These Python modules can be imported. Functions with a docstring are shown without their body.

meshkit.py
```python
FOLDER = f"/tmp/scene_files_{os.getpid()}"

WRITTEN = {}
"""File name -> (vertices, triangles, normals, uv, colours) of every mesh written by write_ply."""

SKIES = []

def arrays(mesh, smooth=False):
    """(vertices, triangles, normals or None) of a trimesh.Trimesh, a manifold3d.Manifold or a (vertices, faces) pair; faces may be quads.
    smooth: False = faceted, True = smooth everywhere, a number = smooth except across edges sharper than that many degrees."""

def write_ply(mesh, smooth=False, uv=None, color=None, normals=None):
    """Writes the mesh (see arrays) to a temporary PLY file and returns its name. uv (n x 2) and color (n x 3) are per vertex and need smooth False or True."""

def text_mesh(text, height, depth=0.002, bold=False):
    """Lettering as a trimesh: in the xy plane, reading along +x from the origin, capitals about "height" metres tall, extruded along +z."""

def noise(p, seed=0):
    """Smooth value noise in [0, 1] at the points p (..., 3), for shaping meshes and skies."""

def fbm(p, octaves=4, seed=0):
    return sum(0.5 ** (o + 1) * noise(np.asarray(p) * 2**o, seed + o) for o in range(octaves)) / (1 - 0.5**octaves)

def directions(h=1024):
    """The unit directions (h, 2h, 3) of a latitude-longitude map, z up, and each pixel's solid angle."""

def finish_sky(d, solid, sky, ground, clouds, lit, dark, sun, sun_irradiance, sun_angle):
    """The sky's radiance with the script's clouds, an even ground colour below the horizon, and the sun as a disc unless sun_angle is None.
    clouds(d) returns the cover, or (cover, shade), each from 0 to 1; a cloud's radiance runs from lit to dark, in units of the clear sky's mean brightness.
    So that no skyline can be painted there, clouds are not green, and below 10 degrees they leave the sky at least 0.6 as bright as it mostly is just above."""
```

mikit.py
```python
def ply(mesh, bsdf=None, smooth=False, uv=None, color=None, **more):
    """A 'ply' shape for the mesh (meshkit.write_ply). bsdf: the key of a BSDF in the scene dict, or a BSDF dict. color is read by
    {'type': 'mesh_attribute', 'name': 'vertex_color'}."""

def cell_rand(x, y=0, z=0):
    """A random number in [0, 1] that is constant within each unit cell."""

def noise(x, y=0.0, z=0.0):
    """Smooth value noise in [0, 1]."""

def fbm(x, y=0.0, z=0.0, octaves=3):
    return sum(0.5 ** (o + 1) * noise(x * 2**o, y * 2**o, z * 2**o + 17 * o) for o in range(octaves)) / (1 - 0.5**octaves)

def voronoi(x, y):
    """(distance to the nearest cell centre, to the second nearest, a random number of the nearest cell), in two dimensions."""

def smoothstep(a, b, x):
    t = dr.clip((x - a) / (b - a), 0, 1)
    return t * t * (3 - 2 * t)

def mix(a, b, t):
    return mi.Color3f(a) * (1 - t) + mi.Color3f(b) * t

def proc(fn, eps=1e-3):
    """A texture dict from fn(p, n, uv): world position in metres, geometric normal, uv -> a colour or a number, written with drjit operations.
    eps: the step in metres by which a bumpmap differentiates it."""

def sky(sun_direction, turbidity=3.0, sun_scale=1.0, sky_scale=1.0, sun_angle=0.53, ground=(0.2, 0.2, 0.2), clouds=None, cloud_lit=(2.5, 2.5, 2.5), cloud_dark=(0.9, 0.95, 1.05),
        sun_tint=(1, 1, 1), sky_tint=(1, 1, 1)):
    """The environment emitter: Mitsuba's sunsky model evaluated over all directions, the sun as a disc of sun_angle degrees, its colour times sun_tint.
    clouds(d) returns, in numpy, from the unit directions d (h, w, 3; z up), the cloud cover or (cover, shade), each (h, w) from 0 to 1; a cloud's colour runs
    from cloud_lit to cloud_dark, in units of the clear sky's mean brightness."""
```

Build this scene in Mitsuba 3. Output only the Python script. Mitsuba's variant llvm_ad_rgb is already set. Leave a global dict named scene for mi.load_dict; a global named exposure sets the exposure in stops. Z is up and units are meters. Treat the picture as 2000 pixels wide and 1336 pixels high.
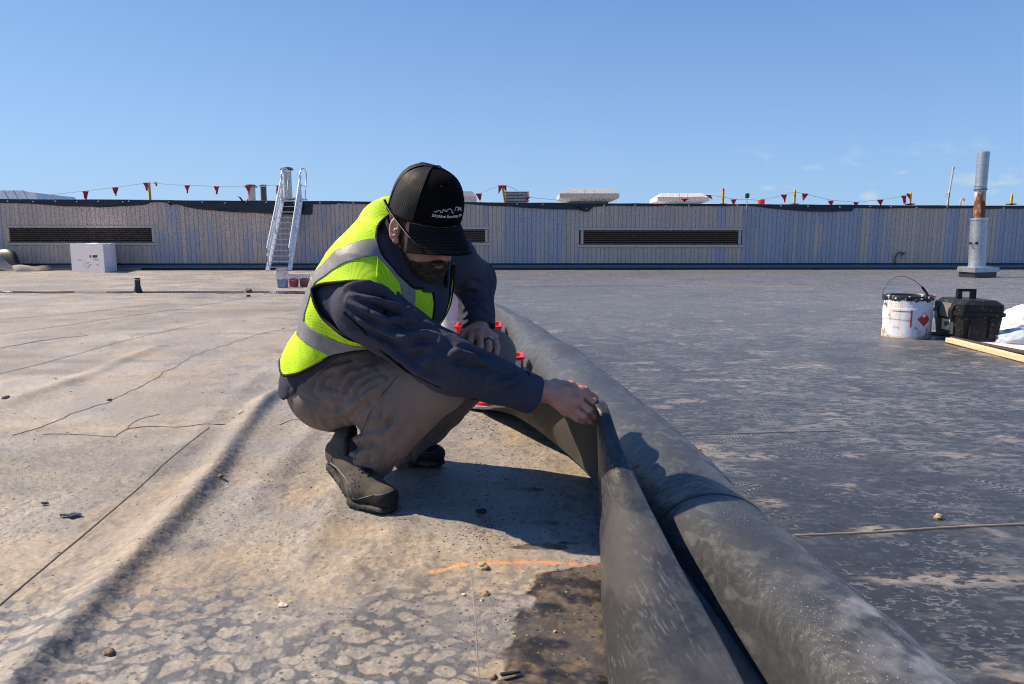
import math, random
import numpy as np, trimesh, manifold3d as m3, shapely
import drjit as dr, mitsuba as mi
import mikit, meshkit
from mikit import ply, proc, noise, fbm, voronoi, cell_rand, smoothstep, mix
from scipy.interpolate import PchipInterpolator, CubicSpline
from scipy.spatial import cKDTree

T = mi.ScalarTransform4f
scene, labels = {'type': 'scene'}, {}

# ------------------------------------------------------------------ camera, sky, exposure
CAM = np.array([0.0, 0.0, 0.70]); F = 1333.0; PITCH = math.radians(7.82)
FWD = np.array([0, math.cos(PITCH), -math.sin(PITCH)]); UPV = np.array([0, math.sin(PITCH), math.cos(PITCH)])
scene['camera'] = {'type': 'perspective', 'fov': 2 * math.degrees(math.atan(1000 / F)), 'fov_axis': 'x',
    'to_world': T().look_at(origin=CAM.tolist(), target=(CAM + FWD).tolist(), up=[0, 0, 1]),
    'near_clip': 0.05, 'far_clip': 2000.0}
SUN = np.array([-0.665, 0.185, 0.73])
def cloud_field(d):
    az, el = np.degrees(np.arctan2(d[..., 0], d[..., 1])), np.degrees(np.arcsin(np.clip(d[..., 2], -1, 1)))
    n = meshkit.fbm(np.stack([az * .55, el * 1.5, 0 * az], -1), 5, 3)
    band = np.exp(-((el - 4.6) / 2.2) ** 2)
    return np.clip((n - .66) * 4.2, 0, 1) * band * .7 * (az > 15) + np.exp(-(np.maximum(el, 0) / 17.0) ** 1.15) * (.56 + .16 * np.cos(np.radians(az + 68)))
scene['sky'] = mikit.sky(SUN.tolist(), turbidity=2.3, sky_scale=.68, clouds=cloud_field, cloud_lit=(1.95, 2.38, 2.72), cloud_dark=(1.3, 1.45, 1.75), sky_tint=(.50, .87, 1.24), sun_tint=(.985, .985, .985))
exposure = 2.32

# ------------------------------------------------------------------ helpers
def ray(px, py):
    return FWD + np.array([1, 0, 0]) * ((px - 1000) / F) + UPV * ((668 - py) / F)
def W(px, py, y):                      # the point seen at a photo position, at the distance y
    d = ray(px, py); return CAM + d * (y / d[1])
def G(px, py, z=0.0):                  # the same, at the height z
    d = ray(px, py); return CAM + d * ((z - CAM[2]) / d[2])
def nrm(v):
    v = np.asarray(v, float); return v / np.maximum(np.linalg.norm(v, axis=-1, keepdims=True), 1e-12)
def numbered(name):
    if name not in used: used.add(name); return name
    k = 1
    while f'{name}_{k:03d}' in used: k += 1
    used.add(f'{name}_{k:03d}'); return f'{name}_{k:03d}'
used = set()
def put(name, mesh, bsdf, smooth=False, parent=None, label=None, cat=None, group=None, kind=None, **kw):
    key = numbered((parent + '__' if parent else '') + name)
    scene[key] = mesh if isinstance(mesh, dict) else ply(mesh, bsdf, smooth, **kw)
    tag(key, label, cat, group, kind)
    return key
def tag(key, label=None, cat=None, group=None, kind=None):
    d = {k: v for k, v in (('label', label), ('category', cat), ('group', group), ('kind', kind)) if v}
    if d: labels[key] = d
def thing(name, label, cat, group=None):
    key = numbered(name); tag(key, label, cat, group); return key
def cat_(*ms):
    return trimesh.util.concatenate([m for m in ms if m is not None])
def tm(v, f):
    return trimesh.Trimesh(np.asarray(v, float), np.asarray(f, int), process=False)
def grid_faces(nr, nc, wrap=False):
    r, c = np.meshgrid(np.arange(nr - 1), np.arange(nc if wrap else nc - 1), indexing='ij')
    a, b = r * nc + c, r * nc + (c + 1) % nc
    d, e = a + nc, b + nc
    return np.vstack([np.stack([a, b, e], -1).reshape(-1, 3), np.stack([a, e, d], -1).reshape(-1, 3)])
def frames(p):
    p = np.asarray(p, float); t = nrm(np.gradient(p, axis=0))
    u = np.cross(t[0], [0, 0, 1.0]); u = np.cross(t[0], [0, 1.0, 0]) if np.linalg.norm(u) < .1 else u
    u = nrm(u); us = []
    for k in t:
        u = nrm(u - k * (u @ k)); us.append(u)
    return t, np.array(us), np.cross(t, us)
def sweep(p, prof, closed=False, cap=True):
    """a closed profile (n,2), or one per point (m,n,2), carried along p."""
    p = np.asarray(p, float); m = len(p); t, u, w = frames(p)
    prof = np.asarray(prof, float); prof = np.broadcast_to(prof, (m,) + prof.shape[-2:])
    v = p[:, None] + prof[..., :1] * u[:, None] + prof[..., 1:] * w[:, None]
    n = prof.shape[1]; f = grid_faces(m, n, True); v = v.reshape(-1, 3)
    if closed:
        k = np.arange(n); a = (m - 1) * n
        f = np.vstack([f, np.stack([a + k, a + (k + 1) % n, (k + 1) % n], -1), np.stack([a + k, (k + 1) % n, k], -1)])
    elif cap:
        k = np.arange(n); c0, c1 = len(v), len(v) + 1
        v = np.vstack([v, p[:1], p[-1:]]); a = (m - 1) * n
        f = np.vstack([f, np.stack([k, np.full(n, c0), (k + 1) % n], -1), np.stack([a + k, a + (k + 1) % n, np.full(n, c1)], -1)])
    mesh = tm(v, f)
    return mesh if (closed or mesh.volume >= 0) else tm(v, f[:, ::-1])
def circ(n, r=1.0, ph=0.0):
    a = np.linspace(0, 2 * np.pi, n, endpoint=False) + ph
    return np.stack([np.cos(a), np.sin(a)], -1) * r
def tube(p, r, n=8, closed=False):
    p = np.asarray(p, float); r = np.broadcast_to(np.asarray(r, float), len(p))
    return sweep(p, circ(n)[None] * r[:, None, None], closed)
def spline(p, n):
    p = np.asarray(p, float); s = np.r_[0, np.cumsum(np.linalg.norm(np.diff(p, axis=0), axis=1))]
    return CubicSpline(s, p)(np.linspace(0, s[-1], n))
def lathe(prof, n=32, at=(0, 0, 0), close=False):
    prof = np.asarray(prof, float); a = np.linspace(0, 2 * np.pi, n, endpoint=False)
    v = np.stack([prof[:, None, 0] * np.cos(a), prof[:, None, 0] * np.sin(a), np.broadcast_to(prof[:, None, 1], (len(prof), n))], -1)
    m = tm(v.reshape(-1, 3) + np.asarray(at), grid_faces(len(prof), n, True))
    return m
def box(sx, sy, sz, at=(0, 0, 0), b=0.0, rz=0.0):
    """a box whose base centre is at the given point, its edges bevelled by b."""
    h = np.array([sx, sy, sz]) / 2
    if b > 0:
        q = []
        for s in np.array(np.meshgrid([-1, 1], [-1, 1], [-1, 1])).T.reshape(-1, 3):
            for k in range(3):
                e = np.full(3, -b); e[k] = 0; q.append(s * (h + e))
        m = trimesh.convex.convex_hull(np.array(q))
    else:
        m = trimesh.creation.box(h * 2)
    m.apply_translation([0, 0, h[2]])
    if rz: m.apply_transform(trimesh.transformations.rotation_matrix(rz, [0, 0, 1]))
    m.apply_translation(at); return m
def bar(a, b_, wx, wy, up=(0, 0, 1), bev=0.0):
    """a straight bar of section wx by wy from a to b."""
    a, b_ = np.asarray(a, float), np.asarray(b_, float); L = np.linalg.norm(b_ - a); z = (b_ - a) / L
    x = np.cross(up, z); x = np.cross([1, 0, .01], z) if np.linalg.norm(x) < 1e-3 else x
    x = nrm(x); y = np.cross(z, x)
    m = box(wx, wy, L, b=bev); M = np.eye(4); M[:3, 0], M[:3, 1], M[:3, 2], M[:3, 3] = x, y, z, a
    m.apply_transform(M); return m
def prism(poly, depth, bev=0):
    m = trimesh.creation.extrude_polygon(shapely.Polygon(poly), depth, engine='earcut'); return m
def place(m, o, x, y, z):
    M = np.eye(4); M[:3, 0], M[:3, 1], M[:3, 2], M[:3, 3] = x, y, z, o
    m = m.copy(); m.apply_transform(M); return m
def rot(m, axis, ang, at=(0, 0, 0)):
    m = m.copy(); m.apply_transform(trimesh.transformations.rotation_matrix(ang, axis, at)); return m
def hull(pts): return trimesh.convex.convex_hull(np.asarray(pts, float))
def rock(r, seed, sq=(1, .8, .6)):
    m = trimesh.creation.icosphere(subdivisions=3); v = m.vertices
    d = meshkit.fbm(v * 1.6 + seed * 7.3, 4, seed) - .5
    q = meshkit.noise(v * 1.1 + seed * 3.1, seed + 5)
    v = v * (1 + .9 * d[:, None]) * (0.75 + .5 * q[:, None]) * np.array(sq) * r
    v[:, 2] = np.maximum(v[:, 2], -.45 * r * sq[2]) + .44 * r * sq[2]
    return tm(v, m.faces)

# implicit surfaces: a distance function sampled on a grid, then surface nets
def surf(fn, lo, hi, h):
    lo, hi = np.asarray(lo, float), np.asarray(hi, float)
    n = np.ceil((hi - lo) / h).astype(int) + 1
    B = 12
    nb = -(-(n - 1) // B)
    # coarse pass: keep the blocks near the surface
    c = np.stack(np.meshgrid(*[np.arange(k) for k in nb], indexing='ij'), -1).reshape(-1, 3)
    cen = lo + (c * B + B / 2) * h
    keep = c[np.abs(fn(cen)) < B * h * .87 * 1.45]
    g = np.stack(np.meshgrid(*[np.arange(B + 1)] * 3, indexing='ij'), -1).reshape(-1, 3)
    idx = (keep[:, None] * B + g[None]).reshape(-1, 3)
    d = np.full(nb * B + 1, 9.0, np.float32)
    lin = np.unique(np.ravel_multi_index(idx.T, d.shape))
    ijk = np.stack(np.unravel_index(lin, d.shape), -1)
    val = np.concatenate([fn(lo + q * h) for q in np.array_split(ijk, max(1, len(ijk) // 400000))])
    d.reshape(-1)[lin] = val
    known = d < 8.9
    cellc = [d[i:i + d.shape[0] - 1, j:j + d.shape[1] - 1, k:k + d.shape[2] - 1] for i in (0, 1) for j in (0, 1) for k in (0, 1)]
    neg = sum((x < 0).astype(np.int8) for x in cellc)
    kn = np.logical_and.reduce([x < 8.9 for x in cellc])
    act = (neg > 0) & (neg < 8) & kn
    ci = np.argwhere(act); num = np.full(act.shape, -1, np.int64); num[act] = np.arange(len(ci))
    off = np.array([(i, j, k) for i in (0, 1) for j in (0, 1) for k in (0, 1)])
    vals = np.stack([x[act] for x in cellc], -1).astype(float)
    acc, cnt = np.zeros((len(ci), 3)), np.zeros(len(ci))
    for a in range(8):
        for b in range(a + 1, 8):
            if np.abs(off[a] - off[b]).sum() != 1: continue
            cr = (vals[:, a] < 0) != (vals[:, b] < 0)
            t = vals[cr, a] / (vals[cr, a] - vals[cr, b])
            acc[cr] += off[a] + (off[b] - off[a]) * t[:, None]; cnt[cr] += 1
    v = lo + (ci + acc / cnt[:, None]) * h
    fs = []
    for ax in range(3):
        e0 = np.take(d, range(d.shape[ax] - 1), ax); e1 = np.take(d, range(1, d.shape[ax]), ax)
        s = (e0 < 0) != (e1 < 0); s &= (e0 < 8.9) & (e1 < 8.9)
        q = np.argwhere(s); o1, o2 = [(1, 2), (2, 0), (0, 1)][ax]
        q = q[(q[:, o1] > 0) & (q[:, o2] > 0) & (q[:, o1] < d.shape[o1] - 1) & (q[:, o2] < d.shape[o2] - 1)]
        def cell(da, db):
            r = q.copy(); r[:, o1] -= da; r[:, o2] -= db; return num[tuple(r.T)]
        quad = np.stack([cell(1, 1), cell(0, 1), cell(0, 0), cell(1, 0)], -1)
        inside = e0[tuple(q.T)] < 0
        quad[~inside] = quad[~inside][:, ::-1]
        fs.append(quad[(quad >= 0).all(1)])
    q = np.vstack(fs)
    m = tm(v, np.vstack([q[:, [0, 1, 2]], q[:, [0, 2, 3]]]))
    return m
def vnorm(m):
    n = np.zeros_like(m.vertices); f = m.faces; v = m.vertices
    fn_ = np.cross(v[f[:, 1]] - v[f[:, 0]], v[f[:, 2]] - v[f[:, 0]])
    for k in range(3): np.add.at(n, f[:, k], fn_)
    return nrm(n)
def smin(a, b, k):
    h = np.clip(.5 + .5 * (b - a) / k, 0, 1); return b + (a - b) * h - k * h * (1 - h)
def smax(a, b, k): return -smin(-a, -b, k)
def caps(p, a, b, ra, rb):
    """a capsule whose radius runs from ra to rb."""
    ba = np.asarray(b) - np.asarray(a); t = np.clip(((p - a) @ ba) / (ba @ ba), 0, 1)
    return np.linalg.norm(p - a - t[:, None] * ba, axis=1) - (ra + (rb - ra) * t)
def ell(p, c, r, R=None):
    q = p - c
    if R is not None: q = q @ R
    r = np.asarray(r, float); k0 = np.linalg.norm(q / r, axis=1); k1 = np.linalg.norm(q / r ** 2, axis=1)
    return np.where(k1 < 1e-9, -r.min(), k0 * (k0 - 1) / np.maximum(k1, 1e-9))
def clip(m, f, level=0.0):
    """the piece of the mesh where the vertex values f are above the level, cut cleanly along it."""
    f = np.asarray(f) - level; v = np.array(m.vertices); t = np.array(m.faces)
    f = np.where(np.abs(f) < 1e-9, 1e-9, f); s = f[t] > 0; n = s.sum(1)
    out = [t[n == 3]]; new, cache = [], {}
    def cut(a, b):
        k = (a, b) if a < b else (b, a)
        if k not in cache:
            cache[k] = len(v) + len(new); w = f[k[0]] / (f[k[0]] - f[k[1]]); new.append(v[k[0]] + (v[k[1]] - v[k[0]]) * w)
        return cache[k]
    ext = []
    for tri, ss in zip(t[n == 1], s[n == 1]):
        i = int(np.argmax(ss)); a, b, c = tri[i], tri[(i + 1) % 3], tri[(i + 2) % 3]
        ext.append((a, cut(a, b), cut(a, c)))
    for tri, ss in zip(t[n == 2], s[n == 2]):
        i = int(np.argmin(ss)); a, b, c = tri[i], tri[(i + 1) % 3], tri[(i + 2) % 3]
        p, q = cut(a, b), cut(a, c); ext += [(p, b, c), (p, c, q)]
    if ext: out.append(np.array(ext))
    v = np.vstack([v, np.array(new).reshape(-1, 3)]); t = np.vstack(out)
    u, inv = np.unique(t, return_inverse=True)
    return tm(v[u], inv.reshape(t.shape))
def loops(m, least=12):
    """the boundary loops of a mesh, as vertex index lists, longest first."""
    e = np.vstack([m.faces[:, [0, 1]], m.faces[:, [1, 2]], m.faces[:, [2, 0]]])
    k = np.sort(e, 1); _, inv, c = np.unique(k, axis=0, return_inverse=True, return_counts=True)
    nxt = {}
    for a, b in e[c[inv] == 1]: nxt.setdefault(a, b)
    res = []
    while nxt:
        a = next(iter(nxt)); l = [a]; b = nxt.pop(a)
        while b in nxt: l.append(b); b = nxt.pop(b)
        if len(l) >= least: res.append(l)
    return sorted(res, key=len, reverse=True)
def resample(p, step, closed=True, smooth=2):
    p = np.asarray(p, float); p = np.vstack([p, p[:1]]) if closed else p
    s = np.r_[0, np.cumsum(np.linalg.norm(np.diff(p, axis=0), axis=1))]; n = max(6, int(s[-1] / step))
    t = np.linspace(0, s[-1], n, endpoint=not closed)
    q = np.stack([np.interp(t, s, p[:, k]) for k in range(3)], -1)
    for _ in range(smooth):
        if closed: q = (np.roll(q, 1, 0) + 2 * q + np.roll(q, -1, 0)) / 4
        else: q[1:-1] = (q[:-2] + 2 * q[1:-1] + q[2:]) / 4
    return q
def solid(m, th, out=0.0):
    """a sheet given thickness: the outer face moved out, the inner face th below it."""
    n = vnorm(m); v = m.vertices; k = len(v); f = m.faces
    e = np.vstack([f[:, [0, 1]], f[:, [1, 2]], f[:, [2, 0]]]); s = np.sort(e, 1)
    _, inv, c = np.unique(s, axis=0, return_inverse=True, return_counts=True); b = e[c[inv] == 1]
    side = np.vstack([np.stack([b[:, 1], b[:, 0], b[:, 0] + k], -1), np.stack([b[:, 1], b[:, 0] + k, b[:, 1] + k], -1)])
    return tm(np.vstack([v + n * out, v + n * (out - th)]), np.vstack([f, f[:, ::-1] + k, side]))
def taubin(m, it=6):
    m = m.copy(); trimesh.smoothing.filter_taubin(m, .5, .53, iterations=it); return m

# ------------------------------------------------------------------ materials
def mat(name, **k):
    d = {'type': 'principled', 'specular': .25}
    for a, b in k.items():
        d[a] = {'type': 'rgb', 'value': list(map(float, b))} if isinstance(b, (tuple, list)) else b
    scene[name] = {'type': 'twosided', 'bsdf': d}
    return name
def matb(name, bump, height, **k):
    mat(name, **k)
    scene[name] = {'type': 'twosided', 'bsdf': {'type': 'bumpmap', 'arbitrary': bump, 'scale': height, 'bsdf': scene[name]['bsdf']}}
    return name
# ------------------------------------------------------------------ the roof: old membrane on the left, as one sheet to the wall and beyond
def roof_relief(x, y):
    """the height of the old membrane: folds, ripples and soft dents."""
    z = np.zeros_like(x)
    p = np.stack([x, y, 0 * x], -1)
    for pts, h, wl, wr in FOLDS:
        q = np.array(pts); s = np.r_[0, np.cumsum(np.linalg.norm(np.diff(q, axis=0), axis=1))]
        n = max(40, int(s[-1] / .02)); c = np.stack([PchipInterpolator(s, q[:, k])(np.linspace(0, s[-1], n)) for k in (0, 1)], -1)
        d, i = cKDTree(c).query(np.stack([x, y], -1).reshape(-1, 2), distance_upper_bound=.8)
        i = np.minimum(i, n - 1); t = np.gradient(c, axis=0)[i]; r = np.stack([x, y], -1).reshape(-1, 2) - c[i]
        side = np.sign(t[:, 0] * r[:, 1] - t[:, 1] * r[:, 0])
        w = np.where(side > 0, wl, wr); d = np.minimum(d, 1.0)
        u = i / (n - 1); env = np.clip(np.minimum(u, 1 - u) / .12, 0, 1); env = env * env * (3 - 2 * env)
        if u is not None and pts is FOLDS[0][0]: env = np.clip((1 - u) / .25, 0, 1)
        wob = .75 + .5 * meshkit.noise(np.stack([u * 9, 0 * u, 0 * u], -1), 4)
        z += (h * env * wob * np.exp(-(d / w) ** 2)).reshape(x.shape)
    near = np.clip((6 - y) / 3, 0, 1)
    z += near * (.016 * (meshkit.fbm(p * np.array([1.5, 1.1, 1]), 3, 2) - .5) + .004 * (meshkit.fbm(p * 7.0, 3, 8) - .5))
    z += (1 - near) * (1 - np.exp(-((y - YPUD) / .9) ** 2)) * .02 * (meshkit.fbm(p * np.array([.5, .8, 1]), 3, 5) - .5)
    return z
YPUD = float(G(300, 571)[1])
def gl(*pts): return [tuple(G(a, b)[:2]) for a, b in pts]
FOLDS = [
    (gl((-60, 1440), (100, 1275), (215, 1150), (330, 1030), (420, 930), (470, 850), (540, 772), (600, 730)), .033, .058, .030),
    (gl((-40, 800), (120, 752), (250, 700), (330, 670)), .014, .07, .05),
    (gl((470, 1010), (560, 900), (612, 840), (650, 800)), .016, .06, .05),
    (gl((590, 1120), (640, 1010), (700, 900)), .010, .05, .05),
    (gl((640, 1180), (760, 1050), (860, 900)), .008, .06, .05),
    (gl((200, 960), (330, 900), (430, 800), (520, 720)), .009, .06, .05)]
ys = np.concatenate([np.geomspace(.40, 5.0, 400), np.geomspace(5.0, 24.5, 170)[1:]])
us = np.r_[np.linspace(-5.0, -1.12, 60)[:-1], np.linspace(-1.12, 1.0, 520)]
Y, U = np.meshgrid(ys, us, indexing='ij')
X = U * (Y * .82 + .25)
edge_x = PchipInterpolator([.4, 1.05, 1.85, 2.96, 8.1, 24.5], [.12, .157, .23, -.10, -.45, -3.0])
inside = np.clip((edge_x(Y) + .10 - X) / .22, 0, 1)
Z = roof_relief(X, Y) * inside - .012 * (1 - inside)
def relief_at(x, y):
    x, y = np.atleast_1d(np.asarray(x, float)), np.atleast_1d(np.asarray(y, float))
    i = np.clip(np.clip((edge_x(y) + .10 - x) / .22, 0, 1), 0, 1)
    return roof_relief(x, y) * i - .012 * (1 - i)

RUBBER, TAN, TAN2, SAND = (.036, .040, .048), (.212, .187, .158), (.270, .241, .208), (.380, .285, .175)
def seg_d(p, a, b):
    ax, ay, bx, by = float(a[0]), float(a[1]), float(b[0] - a[0]), float(b[1] - a[1])
    t = dr.clip(((p.x - ax) * bx + (p.y - ay) * by) / (bx * bx + by * by), 0, 1)
    return dr.sqrt(dr.square(p.x - ax - t * bx) + dr.square(p.y - ay - t * by)), t
def spot(p, px, py, rx, ry):
    c = G(px, py); e = fbm(p.x * 14, p.y * 14, 0., 2) - .5
    return dr.sqrt(dr.square((p.x - float(c[0])) / rx) + dr.square((p.y - float(c[1])) / ry)) + e * .55
PL = [G(845, 1117), G(905, 1102), G(985, 1097), G(1180, 1100)]
WETC = [G(a, b) for a, b in ((1250, 1080), (1050, 1120), (1048, 1170), (995, 1215), (985, 1260), (975, 1360))]
def wet(p):
    e = (fbm(p.x * 22, p.y * 22, 3., 3) - .5) * .06
    k = [(float(q[1]), float(q[0])) for q in WETC[::-1]]
    lim = mi.Float(k[0][1])
    for (y0, x0), (y1, x1) in zip(k, k[1:]):
        lim = dr.select(p.y > y0, x0 + (x1 - x0) * dr.clip((p.y - y0) / (y1 - y0), 0, 1), lim)
    far = float(WETC[1][1])
    w = smoothstep(-.006, .006, p.x - lim + e) * smoothstep(far + .015, far - .01, p.y + e * .6 - (p.x - float(WETC[1][0])) * .45)
    for a in ((1062, 1022, .045, .016), (1030, 957, .05, .016), (1052, 1068, .07, .018), (1110, 1060, .03, .010)):
        w = dr.maximum(w, smoothstep(1.1, .85, spot(p, *a)))
    return w
def dried(p):
    """0 to 1: how much of the mud film lies here, as dried blobs with bare rubber between them where it is thin."""
    jx, jy = (fbm(p.x * 12, p.y * 12, 1., 3) - .5) * .06, (fbm(p.x * 12, p.y * 12, 5., 3) - .5) * .06
    f1, f2, k = voronoi((p.x + jx) * 24, (p.y + jy) * 31)
    g1, g2, k2 = voronoi((p.x - jx) * 52 + 7, (p.y + jy) * 60)
    film = fbm(p.x * 2.2, p.y * 2.2, 2., 4)
    near = smoothstep(1.52, 1.15, p.y + (film - .5) * .8)
    bare = near * smoothstep(.33, .50, film + .10 * near + (fbm(p.x * 6, p.y * 6, 9., 2) - .5) * .3)
    blob = smoothstep(.08, -.08, f1 - (.28 + .26 * k) - .10 * (fbm(p.x * 55, p.y * 55, 2., 2) - .5))
    small = smoothstep(.52, .30, g1)
    keep = dr.maximum(blob, small * .55 * smoothstep(.5, .8, k2))
    flecks = smoothstep(.55, .78, fbm(p.x * 40, p.y * 22, 4., 3)) * smoothstep(.44, .62, fbm(p.x * 1.6, p.y * 1.3, 7., 2)) * .34
    return dr.clip((1 - .85 * bare * (1 - keep)) * (1 - flecks), 0, 1), near
def rim(p):
    jx, jy = (fbm(p.x * 9, p.y * 9, 1., 2) - .5) * .07, (fbm(p.x * 9, p.y * 9, 5., 2) - .5) * .07
    return voronoi((p.x + jx) * 24, (p.y + jy) * 31)[0]
def roof_colour(p, n, uv):
    d, near = dried(p)
    a = fbm(p.x * 3.1, p.y * 2.3, 0., 4); b = fbm(p.x * 90, p.y * 90, 0., 2); c = fbm(p.x * .7, p.y * .9, 4., 3)
    mud = mix(TAN, TAN2, smoothstep(.35, .65, a)) * (.80 + .40 * b) * (.86 + .28 * c)
    mud = mix(mud, mi.Color3f(.200, .190, .190), smoothstep(.50, .70, fbm(p.x * 5, p.y * 3.4, 6., 4)) * .65)
    mud = mud * (.66 + .68 * fbm(p.x * 1.4, p.y * 2.0, 11., 5)); mud = mix(mud, (.118, .112, .112), smoothstep(.54, .74, fbm(p.x * 2.6, p.y * 5.2, 15., 5)) * .6)
    g1, _, gk = voronoi(p.x * 70, p.y * 70); fine = noise(p.x * 240, p.y * 240, 0.)
    mud = mud * (.72 + .40 * fine + .22 * fbm(p.x * 30, p.y * 24, 1., 3)) * (1 - .75 * smoothstep(.34, .14, g1) * smoothstep(.80, .9, gk))
    sand = smoothstep(.62, .74, fbm(p.x * 2.0 + 3, p.y * 2.9, 8., 4)) * .38
    for s in ((600, 960, .10, .14), (690, 930, .12, .12), (480, 1080, .16, .06), (340, 730, .28, .10), (190, 838, .20, .07), (300, 830, .18, .06), (430, 600, .6, .25), (510, 700, .2, .12), (1000, 830, .06, .3), (700, 1050, .14, .09)):
        sand = dr.maximum(sand, smoothstep(1.25, .35, spot(p, *s)) * .42)
    mud = mix(mud, mi.Color3f(SAND) * (.72 + .45 * b), sand)
    bare = mix((.026, .030, .038), (.058, .065, .082), fbm(p.x * 40, p.y * 30, 2., 3))
    col = mix(bare, mud, d)
    halo = d * (1 - d) * 4
    col = mix(col, (.30, .31, .35), halo * .14 * near)
    for (u, w_) in zip(PL, PL[1:]):
        q, t = seg_d(p, u, w_)
        e = q + (fbm(p.x * 45, p.y * 45, 0., 3) - .5) * .018
        col = mix(col, (.86, .24, .04) if u is not PL[0] else (.95, .42, .04), smoothstep(.016, .000, e + .008 * fbm(p.x * 160, p.y * 160, 0., 2)) * (.86 - .75 * fbm(p.x * 30, p.y * 30, 2., 2)))
    w = wet(p)
    mott = .50 + .36 * smoothstep(.62, .36, fbm(p.x * 26, p.y * 30, 6., 4))
    return mi.Color3f(col) * (1 - mott * w) * mi.Color3f(1 - 0 * w, 1 - .10 * w, 1 - .26 * w)
def roof_rough(p, n, uv):
    return .64 - .22 * wet(p) - .14 * (1 - dried(p)[0])
def roof_bump(p, n, uv):
    return .8 * fbm(p.x * 70, p.y * 70, 0., 4) + 1.2 * fbm(p.x * 14, p.y * 14, 0., 3)
matb('roof_mud', proc(roof_bump, .0015), .0040, base_color=proc(roof_colour), roughness=proc(roof_rough), specular=.75)
roof = put('roof_surface', tm(np.stack([X, Y, Z], -1).reshape(-1, 3), grid_faces(len(ys), len(us))[:, ::1]), 'roof_mud', True, kind='structure',
    label='flat roof covered by an old membrane under dried tan mud')

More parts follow.
